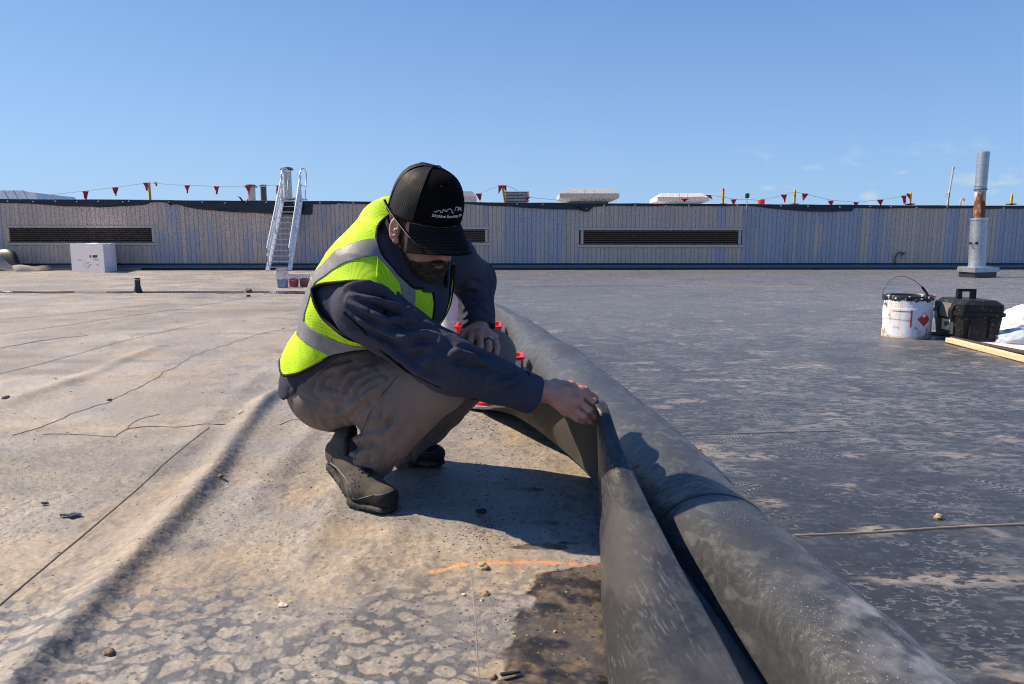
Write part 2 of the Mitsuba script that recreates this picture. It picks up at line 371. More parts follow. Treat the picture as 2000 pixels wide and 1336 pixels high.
# lap seams and cracks: thin raised lips lying on the roof
mat('seam_dark', base_color=(.085, .079, .075), roughness=.7)
mat('seam_crack', base_color=(.115, .105, .097), roughness=.8)
mat('seam_dust', base_color=(.30, .27, .24), roughness=.85)
def lip(pts, w, h, bs, wob=0.0, seed=0, label=None):
    q = np.array([G(a, b)[:2] for a, b in pts]); s = np.r_[0, np.cumsum(np.linalg.norm(np.diff(q, axis=0), axis=1))]
    n = max(24, int(s[-1] / .03)); t = np.linspace(0, s[-1], n)
    c = np.stack([PchipInterpolator(s, q[:, k])(t) for k in (0, 1)], -1)
    g = nrm(np.gradient(c, axis=0)); nn = np.stack([-g[:, 1], g[:, 0]], -1)
    c = c + nn * (meshkit.fbm(np.stack([t * 9, 0 * t, 0 * t], -1), 3, seed) - .5)[:, None] * wob
    ww = w * (.6 + .8 * meshkit.noise(np.stack([t * 7, 0 * t, 0 * t], -1), seed + 3)) if wob else np.full(n, w)
    rows = []
    for o, z in ((-1, -.004), (-.8, h), (.6, h * .6), (1, -.004)):
        xy = c + nn * (ww * o)[:, None]; rows.append(np.c_[xy, relief_at(xy[:, 0], xy[:, 1]) + z])
    v = np.stack(rows, 1)
    return put('lap_seam', tm(v.reshape(-1, 3), grid_faces(n, 4)), bs, False, roof, label=label)
lip([(-60, 1232), (60, 1130), (220, 994), (330, 902), (409, 838)], .0028, .002, 'seam_dark', label='thin straight dark seam on the left of the fold')
lip([(-30, 738), (110, 702), (250, 664), (413, 627)], .004, .002, 'seam_dark', .01, 2)
lip([(-30, 655), (160, 630), (340, 604), (520, 575)], .007, .002, 'seam_dark', .02, 3)
lip([(-30, 626), (180, 608), (330, 590)], .007, .002, 'seam_dark', .02, 8)
lip([(20, 850), (120, 818), (230, 776), (330, 722), (395, 690), (480, 662), (560, 640)], .0040, .002, 'seam_crack', .05, 4, 'irregular dark crack running up towards the worker')
lip([(85, 848), (140, 847), (225, 852), (245, 838), (300, 832), (360, 834), (440, 830)], .005, .003, 'seam_dust', .03, 5, 'pale raised edge of a patch across the crack')
lip([(245, 838), (275, 818), (310, 808)], .003, .002, 'seam_crack', .03, 6)
lip([(545, 830), (580, 820), (610, 826)], .003, .002, 'seam_crack', .01, 7)
lip([(918, 1110), (926, 1180), (932, 1260), (940, 1400)], .0016, .0012, 'seam_dust', .004, 9, 'faint pale chalk line near the wet patch')
lip([(-30, 686), (60, 668), (170, 655)], .012, .004, 'seam_dust', .03, 10)

# ------------------------------------------------------------------ the new membrane: flat on the right, a rolled fold, and the flap he lifts
def tab(ys_, vs): return PchipInterpolator(ys_, vs)
ky = [.35, .93, 1.18, 1.50, 1.70, 1.85, 2.02, 2.30, 2.62, 2.96, 3.6, 5.0, 8.1, 12, 24.5]
EX = tab(ky, [.115, .148, .168, .203, .224, .2355, .175, .043, -.06, -.155, -.19, -.25, -.60, -1.4, -3.2])
EZ = tab(ky, [.006, .008, .010, .020, .075, .284, .262, .168, .080, .006, .006, .006, .006, .006, .006])
KX = tab(ky, [.300, .300, .292, .280, .262, .2405, .190, .070, -.03, -.12, -.13, -.19, -.54, -1.34, -3.1])
KZ = tab(ky, [.115, .120, .130, .160, .215, .286, .266, .174, .086, .009, .007, .007, .007, .007, .007])
VX = tab(ky, [.370, .370, .368, .352, .315, .262, .238, .176, .090, .01, .02, -.04, -.42, -1.25, -3.0])
VZ = tab(ky, [.006] * 15)
RC = tab([.35, .86, 1.14, 1.54, 2.0, 2.4, 3.4, 4.7, 6.5, 9, 12, 24.5], [.548, .538, .526, .492, .464, .437, .330, .140, -.15, -.55, -1.1, -2.8])
RH = tab([.35, .86, 1.54, 2.4, 3.4, 4.7, 6.5, 9, 12, 24.5], [.122, .122, .120, .124, .138, .150, .140, .10, .045, .02])
RW = tab([.35, 1.5, 3.4, 6.5, 9, 24.5], [.112, .114, .142, .17, .16, .2])
yy = np.concatenate([np.geomspace(.42, 1.5, 110), np.linspace(1.5, 3.1, 190)[1:], np.geomspace(3.1, 24.4, 190)[1:]])
rows, seam_v = [], []
NS = 150
def row(y):
    ex, ez, kx, kz, vx, vz = (float(f(y)) for f in (EX, EZ, KX, KZ, VX, VZ))
    c, h, w = float(RC(y)), float(RH(y)), float(RW(y))
    wob = 1 + .10 * (meshkit.noise(np.array([[y * 3.1, 0, 0]]), 4)[0] - .5) * 2
    h = h * wob
    P = []
    # the flap: free edge, up to its crest, down to the gully
    s = np.linspace(0, 1, 26)
    mx, mz = ex * .62 + kx * .38 - .012, ez * .45 + kz * .55 + .022 * min(1, (kx - ex) / .08)
    a = np.array([[ex, ez], [mx, mz], [kx - .012, kz - .003], [kx + .012, kz - .004], [kx * .62 + vx * .38 + .006, kz * .52 + vz * .48], [vx, vz]])
    u = np.r_[0, np.cumsum(np.linalg.norm(np.diff(a, axis=0), axis=1) + 1e-4)]
    fl = np.stack([PchipInterpolator(u, a[:, k])(np.linspace(0, u[-1], 46)) for k in (0, 1)], -1)
    # the rolled fold
    lx = max(c - w * 1.15, vx + .01)
    th = np.linspace(0, 1, 62)
    al = th * np.pi
    rx = np.where(th < .5, c - (c - lx) * np.cos(al) ** 1, c - w * 1.25 * np.cos(al))
    rz = h * np.sin(al) ** 1.25 + .006
    rl = np.stack([rx, rz], -1)
    return np.vstack([fl, rl])
R0 = np.array([row(y) for y in yy])
P3 = np.stack([R0[..., 0], np.broadcast_to(yy[:, None], R0.shape[:2]), R0[..., 1]], -1)
# soft waves along the roll and the flap
pn = meshkit.fbm(P3 * np.array([5, 3.0, 5]), 3, 12) - .5
pn2 = meshkit.noise(P3 * np.array([14, 20., 14]), 3) - .5
amp = np.clip((P3[..., 2] - .012) / .05, 0, 1)
P3[..., 2] += amp * (.022 * pn + .003 * pn2) * np.r_[np.full(46, .35), np.ones(62)][None]; P3[..., 0] += amp * .018 * (meshkit.fbm(P3 * 3.1 + 9, 2, 5) - .5) * np.r_[np.full(46, .2), np.ones(62)][None]
last = P3[:, -1]
fx = np.r_[np.geomspace(.012, 1.0, 70), np.geomspace(1.0, 34, 60)[1:]]
flat = np.stack([last[:, None, 0] + fx[None], np.broadcast_to(yy[:, None], (len(yy), len(fx))), np.zeros((len(yy), len(fx)))], -1)
flat[..., 2] = .006 + .007 * (meshkit.fbm(flat * np.array([1.2, 1.8, 1]), 3, 31) - .5) * np.clip(fx / .3, 0, 1)[None]
M3 = np.concatenate([P3, flat], 1)
# the underside of the flap, a sheet's thickness below, so that the free edge shows its section
ks = np.arange(0, 44)
tv = np.gradient(M3[:, :46], axis=1); nv = nrm(np.cross(tv, np.gradient(M3[:, :46], axis=0)))
under = (M3[:, :46] - nv * .0028)[:, ks][:, ::-1]
ALL = np.concatenate([under, M3], 1)
nun = under.shape[1]

def membrane_dust(p):
    """dust on the black rubber: streaks swept by feet and water, footprints, thick drifts."""
    a = fbm(p.x * 2.9, p.y * 3.6, 0., 4); b = fbm(p.x * 34, p.y * 84, 2., 4); c = fbm(p.x * 11, p.y * 27, 5., 4)
    big = fbm(p.x * .6, p.y * .7, 8., 3)
    d = smoothstep(.36, .70, a * .35 + c * .45 + big * .2) * smoothstep(.34, .66, b) * .62
    wx, wy = fbm(p.x * 4, p.y * 4, 1., 2) * 3, fbm(p.x * 4, p.y * 4, 6., 2) * 3
    rg_ = 1 - dr.abs(2 * fbm(p.x * 46 + wy, p.y * 90 + wx, 4., 4) - 1)
    d = dr.maximum(d, smoothstep(.78, .98, rg_) * smoothstep(.42, .6, noise(p.x * 60, p.y * 90, 3.)) * (.2 + .6 * smoothstep(.35, .6, fbm(p.x * 5, p.y * 8, 3., 3))) * .6)
    # footprints: a sole in each cell of a grid, crossed by the grooves of its tread
    for k, s in ((0, .42), (1, .55)):
        gx, gy = p.x / s + 31 * k, p.y / s + 17 * k
        ix, iy = dr.floor(gx), dr.floor(gy); r = cell_rand(ix, iy, 4 + k)
        an = cell_rand(ix, iy, 7 + k) * 6.28; ux, uy = (gx - ix - .5) * s, (gy - iy - .5) * s
        lx, ly = ux * dr.cos(an) + uy * dr.sin(an), uy * dr.cos(an) - ux * dr.sin(an)
        sole = smoothstep(1.1, .8, dr.sqrt(dr.square(lx / .14) + dr.square(ly / .048)))
        tread = smoothstep(.1, .5, dr.sin(lx * 330 + 5 * dr.sin(ly * 90)) * dr.sin(ly * 160 + 1))
        d = dr.maximum(d, sole * tread * .55 * smoothstep(.45, .6, r) * smoothstep(.3, .6, c + .15))
    drift = smoothstep(.64, .76, fbm(p.x * 6.0 + 2, p.y * 8.5, 3., 5)) * smoothstep(.3, .6, b + .05) * .45
    for s_ in ((1710, 1040, .075, .045), (1500, 985, .05, .04), (1860, 1135, .20, .035), (1545, 720, .17, .05), (1400, 745, .22, .05), (1800, 600, .8, .3)):
        drift = dr.maximum(drift, smoothstep(1.3, .3, spot(p, *s_)) * smoothstep(.35, .58, b) * .6)
    return d, drift
def membrane_colour(p, n, uv):
    d, drift = membrane_dust(p)
    b = fbm(p.x * 60, p.y * 60, p.z * 60, 2); t = uv.x
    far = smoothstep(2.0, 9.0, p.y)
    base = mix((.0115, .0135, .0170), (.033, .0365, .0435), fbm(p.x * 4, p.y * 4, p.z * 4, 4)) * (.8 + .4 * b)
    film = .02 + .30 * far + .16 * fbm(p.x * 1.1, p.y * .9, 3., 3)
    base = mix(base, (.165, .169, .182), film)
    flat_ = smoothstep(.35, .42, t)
    # along the fold: a dusty band at its right foot, pale scuffs, spatter of dried drops
    foot = smoothstep(.270, .335, t) * smoothstep(.43, .36, t)
    streak = smoothstep(.46, .66, fbm(uv.x * 60, p.y * 9, 0., 3))
    drops_f, _, dk = voronoi(uv.x * 900 + 5 * fbm(p.y * 30, uv.x * 90, 0., 2), p.y * 170 + 3 * fbm(p.y * 40, uv.x * 120, 5., 2))
    spat = smoothstep(.04, -.10, drops_f - (.02 + .30 * cell_rand(dk * 977))) * smoothstep(.66, .84, dk + 1.5 * (fbm(uv.x * 26, p.y * 4, 1., 3) - .5)) * smoothstep(.21, .27, t) * smoothstep(.345, .30, t) * smoothstep(1.7, 1.3, p.y)
    scuff = smoothstep(.52, .70, fbm(uv.x * 150 + p.y * 20, p.y * 26 - uv.x * 40, 4., 4)) * smoothstep(.35, .65, fbm(uv.x * 30, p.y * 5, 1., 3))
    col = mix(base, (.165, .168, .176), foot * streak * .8)
    col = mix(col, (.20, .21, .225), scuff * (1 - flat_) * .17)
    frost = smoothstep(.24, .285, t) * smoothstep(.335, .30, t) * smoothstep(1.28, .95, p.y + .25 * (fbm(p.x * 12, p.y * 12, 3., 3) - .5)) * smoothstep(.25, .75, fbm(p.x * 30, p.y * 30, p.z * 30, 4))
    col = mix(col, (.34, .35, .38), frost * .55)
    col = mix(col, (.46, .47, .50), spat * .5)
    # mud on the lifted flap
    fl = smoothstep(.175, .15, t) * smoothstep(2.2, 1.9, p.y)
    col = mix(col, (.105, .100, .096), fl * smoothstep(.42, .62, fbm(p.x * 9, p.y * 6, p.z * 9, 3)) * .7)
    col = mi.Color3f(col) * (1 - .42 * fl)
    scr = smoothstep(.58, .74, fbm(uv.x * 520 + p.y * 40, p.y * 34 - uv.x * 60, 2., 4)) * smoothstep(.4, .6, fbm(p.x * 12, p.y * 5, 1., 2))
    col = mix(col, (.22, .225, .24), scr * fl * .20)
    lines = smoothstep(.0016, .0006, dr.abs(t - .128 - .002 * fbm(p.y * 20, 0., 0., 2))) + smoothstep(.0016, .0006, dr.abs(t - .1345))
    col = mix(col, (.34, .35, .37), dr.clip(lines, 0, 1) * .6 * fl)
    col = mix(col, mi.Color3f(.215, .212, .215) * (.7 + .6 * b), dr.clip(d, 0, 1) * flat_)
    return mix(col, mi.Color3f(.31, .268, .225) * (.7 + .6 * b), drift * flat_)
def membrane_bump(p, n, uv): return fbm(p.x * 50, p.y * 50, p.z * 50, 3) + .8 * fbm(p.x * 11, p.y * 15, p.z * 11, 2)
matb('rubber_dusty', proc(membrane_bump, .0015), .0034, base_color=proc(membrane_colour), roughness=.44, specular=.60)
def under_colour(p, n, uv):
    a = fbm(p.x * 18, p.y * 5, p.z * 4, 4); return mix((.036, .033, .030), (.075, .068, .060), smoothstep(.3, .7, a))
mat('rubber_underside', base_color=proc(under_colour), roughness=.8)
nr, ncm = M3.shape[:2]
tcol = np.r_[np.linspace(0, .18, 46), np.linspace(.18, .36, 63)[1:], np.linspace(.36, 1, len(fx) + 1)[1:]][:ncm]
mem = thing('rubber_membrane', 'black dusty rubber roofing membrane with a long rolled fold, its edge lifted by the worker', 'roofing membrane')
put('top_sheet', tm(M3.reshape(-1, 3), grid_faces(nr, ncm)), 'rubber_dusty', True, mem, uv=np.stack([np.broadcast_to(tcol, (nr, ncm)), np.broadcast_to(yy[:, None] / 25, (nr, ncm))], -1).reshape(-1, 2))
lipm = np.concatenate([under, M3[:, :1]], 1)
put('underside', tm(lipm.reshape(-1, 3), grid_faces(nr, lipm.shape[1])), 'rubber_underside', True, mem, label='brownish underside of the lifted flap')
# the lap seam that crosses the roll, and the one that runs on over the flat sheet
def mem_seam(i_of_col, cols, w, h, bs, label=None):
    c = np.array([M3[int(round(i_of_col(j))), j] for j in cols]); c = resample(c, .012, False, 3)
    n_ = np.array([0, 0, 1.]); q = tube(c + n_ * h * .3, w, 6)
    return put('seam', q, bs, 40, mem, label=label)
i0 = int(np.argmin(np.abs(yy - 1.62)))
mem_seam(lambda j: i0 - 5 * math.sin((j - 46) / 62 * math.pi), range(50, 112), .0022, .003, 'seam_dark', 'dark seam ring over the rolled fold')
def flat_seam(pts, w, bs):
    c = resample(np.array([G(a, b, .007) for a, b in pts]), .02, False, 1)
    c[:, 2] = .0065 + .007 * (meshkit.fbm(c * np.array([1.2, 1.8, 0]), 3, 31) - .5)
    put('seam', tube(c, w, 6), bs, 40, mem)
flat_seam([(1552, 1046), (1700, 1040), (1860, 1030), (2060, 1021)], .0028, 'seam_dark')
flat_seam([(1552, 1043.5), (1700, 1037.5), (1860, 1027.5), (2060, 1018.5)], .0018, 'seam_dust')
flat_seam([(1160, 845), (1340, 851), (1460, 846), (1640, 842)], .0016, 'seam_dark')
flat_seam([(1000, 560), (1300, 558), (1600, 561), (2040, 563)], .014, 'seam_dust')
# ------------------------------------------------------------------ the parapet wall at the far side of the roof
WA, WB = G(0, 527.5), G(2000, 526.0)
WT = nrm(WB - WA); WN = np.array([WT[1], -WT[0], 0]); WZ = np.array([0, 0, 1.0])          # along, towards the camera, up
def onwall(px, py, out=0.0):           # (distance along, height) where a photo position meets the wall's face moved out
    d = ray(px, py); k = ((WA + WN * out - CAM) @ WN) / (d @ WN); q = CAM + d * k - WA
    return q @ WT, q[2]
def wp(s, z, out=0.0): return WA + WT * s + WN * out + WZ * z
def wmesh(m): return place(m, WA, WT, -WN, WZ)     # local x along, y into the wall, z up
TOPL, TOPR = onwall(0, 391)[1], onwall(2000, 405)[1]
SL, SR = onwall(-60, 500)[0], onwall(2060, 500)[0]
def top(s): return TOPL + (TOPR - TOPL) * (s - onwall(0, 500)[0]) / (onwall(2000, 500)[0] - onwall(0, 500)[0])
def paint(tan, lo=0.0):
    def f(p, n, uv):
        a = fbm(p.x * 6, p.z * .7, 0., 4); b = fbm(p.x * 2.1 + 3, p.z * 1.1, 2., 3); k = cell_rand(p.x * 7.0, 0., 3)
        t, u = mi.Color3f(.56, .445, .370), mi.Color3f(.385, .380, .430)
        mask = smoothstep(.40, .60, a * .35 + b * .65 + lo)
        g = mix(t, u, mask * tan) if True else t
        return g * (.93 + .14 * k) * (.94 + .12 * fbm(p.x * 40, p.z * 5, 0., 2))
    return proc(f)
mat('siding_tan', base_color=paint(0.0), roughness=.6, specular=.3)
mat('siding_blue', base_color=paint(1.0, .24), roughness=.55, specular=.3)
mat('siding_mixed', base_color=paint(.85, .03), roughness=.58, specular=.3)
mat('trim_tan', base_color=(.57, .46, .39), roughness=.6)
mat('dark_void', base_color=(.022, .018, .016), roughness=.9)
mat('louvre_metal', base_color=(.15, .105, .08), roughness=.5)
mat('black_rubber', base_color=(.022, .025, .032), roughness=.42, specular=.4)
mat('pale_metal', base_color=(.62, .64, .68), roughness=.35, metallic=.6)
mat('zinc', base_color=(.55, .57, .60), roughness=.38, metallic=.85)
mat('aluminium', base_color=(.88, .89, .91), roughness=.35, metallic=.1)
mat('duct_grey', base_color=(.42, .41, .40), roughness=.6)
mat('duct_dark', base_color=(.075, .080, .085), roughness=.55)
mat('pennant_red', base_color=(.62, .035, .045), roughness=.6)
mat('post_yellow', base_color=(.70, .38, .03), roughness=.55)
mat('cord', base_color=(.50, .46, .46), roughness=.7)
wall = thing('parapet_wall', 'long low wall of weathered tan and blue vertical siding boards across the far side of the roof', 'wall')
Hc = (TOPL + TOPR) / 2
put('backing', wmesh(box(SR - SL + 16, .25, Hc - .03, ((SL + SR) / 2, .165, 0))), 'duct_dark', False, wall)
WIN = [(15, 299, 443, 476), (790, 950, 446, 476), (1137, 1445, 448, 480)]
REG = [(-90, 4, 'b'), (4, 293, 't'), (293, 420, 'm'), (420, 610, 'm'), (610, 745, 'm'), (745, 945, 't'), (945, 1135, 'm'), (1135, 1400, 't'), (1400, 1413, 'b'), (1413, 1447, 't'), (1447, 1680, 'b'), (1680, 1694, 't'),
    (1694, 1720, 'b'), (1720, 1727, 't'), (1727, 1742, 'b'), (1742, 1848, 't'), (1848, 1874, 'b'), (1874, 1884, 't'), (1884, 1925, 'b'), (1925, 1943, 't'), (1943, 2100, 'b')]
wins = []
for a, b, c, d in WIN:
    s0, z1 = onwall(a, (c + c) / 2); s1, _ = onwall(b, c); _, z0 = onwall((a + b) / 2, d); z1 = onwall((a + b) / 2, c)[1]
    wins.append((s0, s1, z0, z1))
PIT = .142; rng = random.Random(4)
mids = {'t': 'siding_tan', 'b': 'siding_blue', 'm': 'siding_mixed'}
def px_of(s):
    q = wp(s, 1.0) - CAM; return 1000 + F * q[0] / (q @ FWD)
s = SL
while s < SR:
    px = px_of(s + PIT / 2); kind = next((k for a, b, k in REG if a <= px < b), 't')
    if kind == 'm' and rng.random() < .22: kind = 't'
    if kind == 'b' and rng.random() < .08: kind = 'm'
    zt = top(s) - .012
    segs = [(.10, zt)]
    for s0, s1, z0, z1 in wins:
        if s + PIT > s0 + .01 and s < s1 - .01: segs = [(.10, z0 - .02), (z1 + .02, zt)]
    w = PIT - .009
    for za, zb in segs:
        put('siding_board', wmesh(box(w, .028, zb - za, (s + PIT / 2, .015 + rng.uniform(0, .004), za), .004)), mids[kind], False, wall)
    s += PIT
for side, (a, b) in enumerate(((SL - 8, SL), (SR, SR + 8))):
    ms = [box(PIT - .009, .028, top(q) - .11, (q + PIT / 2, .016, .10)) for q in np.arange(a, b - .01, PIT)]
    k = put('siding', wmesh(cat_(*ms)), 'siding_mixed', False, wall); tag(k, kind='stuff')
for k, (s0, s1, z0, z1) in enumerate(wins):
    lv = put('louvre_vent', wmesh(box(s1 - s0 - .01, .02, z1 - z0, ((s0 + s1) / 2, .030, z0))), 'dark_void', False, wall,
        label=['long dark louvred vent at the left end of the wall', 'dark louvred vent partly hidden by the worker', 'long dark louvred vent right of the worker'][k])
    fw = .085
    fr = [box(s1 - s0 + .2, .05, fw * .8, ((s0 + s1) / 2, -.012, z1 - .03), .006), box(s1 - s0 + .24, .075, fw, ((s0 + s1) / 2, -.022, z0 - .05), .006)]
    for q in (s0, s1): fr.append(box(fw, .046, z1 - z0 - .09, (q, -.010, z0 + .052), .004))
    put('frame', wmesh(cat_(*fr)), 'trim_tan', False, lv)
    n = 7
    for j in range(n):
        z = z0 + .05 + (z1 - z0 - .08) * (j + .3) / n
        m = box(s1 - s0 - fw - .01, .050, .012); m = rot(m, [1, 0, 0], math.radians(38)); m.apply_translation(((s0 + s1) / 2, -.008, z))
        put('blade', wmesh(m), 'louvre_metal', False, lv)
# the black sheet that hangs over the top edge, its lower hem uneven
hem = PchipInterpolator([-300, 0, 60, 130, 200, 275, 292, 300, 320, 345, 375, 420, 470, 520, 560, 613, 614, 700, 900, 960, 1040, 1080, 1125, 1145, 1160, 1250, 1400, 1450, 1500, 1560, 1610, 1660, 1662, 1760, 2000, 2300],
    [397, 397, 398, 402, 404, 402, 400, 396, 395, 398, 405, 411, 415, 417, 419, 420, 399, 398, 398, 402, 406, 409, 410, 414, 403, 402, 402, 402, 406, 412, 413, 413, 407, 407, 408, 409])
ss = np.linspace(SL - 8, SR + 8, 1500)
pxs = np.array([px_of(q) for q in ss]); pxc = np.clip(pxs, -300, 2300)
zh = np.array([onwall(a, b)[1] for a, b in zip(pxc, hem(pxc))]); zt = top(ss)
zh = zh - .03 * (meshkit.noise(np.stack([ss * 1.7, 0 * ss, 0 * ss], -1), 3) - .4)
rows = []
for t in np.linspace(0, 1, 12):
    z = zt + .030 + (zh - zt - .030) * t
    o = .020 + .020 * t * np.clip((zt - zh) / .15, 0, 1.4) + .045 * (meshkit.fbm(np.stack([ss * 2.2, z * 5, 0 * ss], -1), 3, 5) - .45) * np.clip((zt - zh) / .12, .1, 1.2) * (.3 + t)
    rows.append(np.stack([ss, -np.maximum(o, .006), z], -1))
rows = [np.stack([ss, 0 * ss + .9, zt + .012], -1), np.stack([ss, 0 * ss + .05, zt + .032 + .02 * meshkit.noise(np.stack([ss * 1.3, 0 * ss, 0 * ss], -1), 8)], -1)] + rows
put('top_membrane', wmesh(solid(tm(np.stack(rows).reshape(-1, 3), grid_faces(len(rows), len(ss))), .004)), 'black_rubber', 30, wall, label='black rubber sheet hanging unevenly over the top edge')
for px in [15, 65, 108, 150, 192, 240, 252, 330, 395, 440, 520, 575, 625, 662, 690, 1010, 1060, 1180, 1240, 1300, 1345, 1440, 1525, 1578, 1640, 1700, 1740, 1790, 1850, 1960]:
    s_, z_ = onwall(px, 392 + px * .0067 + rng.uniform(-.6, 1.5), .04)
    m = trimesh.creation.cylinder(.022, .012, sections=10); m = rot(m, [1, 0, 0], math.pi / 2); m.apply_translation((s_, -.046, z_))
    put('fastener', wmesh(m), 'pale_metal', False, wall)
# ragged strip ends of the sheet
for px, py, L in ((1128, 402, .16), (322, 392, .12), (465, 384, .2)):
    s_, z_ = onwall(px, py, .06); c = spline([(s_, -.06, z_), (s_ + .09, -.08, z_ - L * .3), (s_ + .16, -.05, z_ - L * .9), (s_ + .3, -.04, z_ - L * .4)], 14)
    put('torn_strip', wmesh(sweep(c, [(-.05, -.004), (.05, -.004), (.05, .004), (-.05, .004)])), 'black_rubber', False, wall)
# base flashing: a dark gap, then a cant strip that catches the sky, then its foot
sf = np.linspace(SL - 8, SR + 8, 300)
prof = np.array([(.0, .215), (-.035, .205), (-.040, .165), (-.075, .150), (-.13, .065), (-.165, .045), (-.175, .0)])
v = np.stack([np.stack([sf, 0 * sf + a + .012 * (meshkit.noise(np.stack([sf * 1.1, 0 * sf + a * 9, 0 * sf], -1), 4) - .5), 0 * sf + b], -1) for a, b in prof])
put('base_flashing', wmesh(tm(v.reshape(-1, 3), grid_faces(len(prof), len(sf)))), 'black_rubber', 30, wall, label='black rubber flashing along the foot of the wall')
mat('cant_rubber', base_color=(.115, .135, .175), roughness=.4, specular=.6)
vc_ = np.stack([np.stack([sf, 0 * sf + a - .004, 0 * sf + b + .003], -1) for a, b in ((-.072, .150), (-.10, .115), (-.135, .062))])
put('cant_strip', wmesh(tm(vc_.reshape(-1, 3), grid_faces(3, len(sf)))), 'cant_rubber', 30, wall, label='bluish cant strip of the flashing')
# the upper roof behind, for what stands on it
ur = np.array([wp(SL - 12, TOPL + .0, -.3), wp(SR + 12, TOPR, -.3), wp(SR + 40, TOPR, -60), wp(SL - 40, TOPL, -60)]); ur[:, 2] -= .012
put('upper_roof', tm(ur, [[0, 1, 2], [0, 2, 3]]), 'duct_grey', kind='structure')
def upz(y): return (TOPL + TOPR) / 2 - .012

# gooseneck pipe on the wall face
s_, z_ = onwall(1752, 515, .1); _, zt_ = onwall(1752, 493, .1)
g = thing('gooseneck_pipe', 'small rusty gooseneck pipe sticking out of the siding near the right end', 'pipe')
mat('rust_pipe', base_color=(.16, .10, .075), roughness=.7)
put('pipe', wmesh(tube(spline([(s_, -.06, z_ - .0), (s_, -.08, zt_ - .05), (s_ + .06, -.09, zt_), (s_ + .16, -.09, zt_ - .01)], 22), .022, 10)), 'rust_pipe', 40, g)
m = trimesh.creation.cylinder(.05, .10, sections=14); m.apply_translation((s_ + .18, -.09, zt_ - .045)); put('outlet', wmesh(m), 'rust_pipe', 40, g)
m = trimesh.creation.cylinder(.032, .16, sections=14); m.apply_translation((s_ + .19, -.09, zt_ - .13)); put('valve', wmesh(m), 'duct_grey', 40, g)

# ------------------------------------------------------------------ what stands on the upper roof
YB = float(wp(0, 0)[1]) + 1.6
def back(px, py, y): return W(px, py, y)
def hood(px0, px1, pyt, pyb, y, label, m_, open_left=False):
    a, b = back(px0, pyb, y), back(px1, pyt, y); zb = upz(y); w = b[0] - a[0]; zt_ = b[2]; h = zt_ - a[2]; dp = w * .75
    t = thing('vent_hood', label, 'roof vent')
    def ring(x0, x1, y0, y1, z): return [(x0, y0, z), (x1, y0, z), (x1, y1, z), (x0, y1, z)]
    x0, x1 = a[0], b[0]; c = w * .13
    put('hood', hull(ring(x0 + c, x1 - c, y + c, y + dp - c, zt_) + ring(x0, x1, y, y + dp, zt_ - h * .42) + ring(x0, x1, y, y + dp, a[2] + h * .22) + ring(x0 + c * .9, x1 - c * .9, y + c, y + dp - c, a[2])), m_, False, t)
    for q in (.42, .58): put('seam', box(.02, .02, h * .66, (x0 + w * q, y - .004, a[2] + h * .26)), 'duct_grey', False, t)
    put('curb', box(w * .66, dp * .66, a[2] - zb + .05, (x0 + w / 2, y + dp / 2, zb)), 'duct_dark', False, t)
hood(1093, 1210, 367, 392, YB + 5, 'large grey vent hood with sloped shoulders, directly above the long vent', 'duct_grey')
mat('hood_pale', base_color=(.62, .58, .54), roughness=.6)
hood(1284, 1386, 376, 397, YB + 4, 'pale sunlit vent hood with a red pennant before it', 'hood_pale')
# a stack of louvres
a, b = back(983, 394, YB + 3), back(1034, 373.5, YB + 3); lu = thing('louvred_vent', 'dark square vent of stacked louvres beside a yellow post', 'roof vent')
zb = upz(0); w = b[0] - a[0]; cx = (a[0] + b[0]) / 2
put('core', box(w * .84, w * .84, b[2] - zb - .03, (cx, YB + 3 + w / 2, zb)), 'duct_dark', False, lu)
for j in range(6):
    z = zb + .02 + (b[2] - zb - .06) * (j + .6) / 6
    q = [(-1, -1, 0), (1, -1, 0), (1, 1, 0), (-1, 1, 0)]; o = w / 2
    put('louvre', hull([(cx + x * o, YB + 3 + w / 2 + y_ * o, z - .035) for x, y_, _ in q] + [(cx + x * o * .84, YB + 3 + w / 2 + y_ * o * .84, z + .03) for x, y_, _ in q]), 'duct_grey', False, lu)
put('cap', box(w * .98, w * .98, .03, (cx, YB + 3 + w / 2, b[2] - .03), .008), 'duct_grey', False, lu)
# a grey box partly behind the worker's cap
a, b = back(880, 396, YB + 4), back(929, 373, YB + 4)
bx = thing('vent_box', 'grey sheet metal vent box showing just right of the cap', 'roof vent')
put('casing', hull([(x, y_, z) for x in (a[0], b[0]) for y_ in (YB + 4, YB + 4.8) for z in (zb, a[2] + .55 * (b[2] - a[2]))] + [(x, y_, b[2]) for x in (a[0] + .1, b[0] - .14) for y_ in (YB + 4.1, YB + 4.7)]), 'duct_grey', False, bx)
put('curb', box(b[0] - a[0] + .06, .86, .05, ((a[0] + b[0]) / 2, YB + 4.4, zb)), 'duct_dark', False, bx)
def stack_pipe(px, w, pyt, y, label, m_, cap_w, cap_h, m2=None, gap=0.0):
    a = back(px, pyt, y); r = w / 2 * y / F; z0 = zb; t = thing('vent_stack', label, 'vent pipe'); h = a[2] - cap_h
    put('pipe', lathe([(0, z0), (r, z0), (r, h), (0, h)], 20, (a[0], y, 0)), m_, 40, t)
    R = cap_w / 2 * y / F
    put('cap', lathe([(0, h + gap), (R, h + gap), (R, h + gap + cap_h * .25), (R * .75, h + gap + cap_h * .6), (R * .7, h + cap_h), (0, h + cap_h)], 20, (a[0], y, 0)), m2 or m_, 30, t)
    if gap: [put('stay', box(.02, .02, gap + .01, (a[0] + R * .6 * s_, y, h - .005)), m_, False, t) for s_ in (-1, 1)]
    return t
stack_pipe(490, 15, 361, YB + 2, 'grey vent pipe with a flat cap, left of the ladder', 'duct_grey', 24, .09, 'duct_dark')
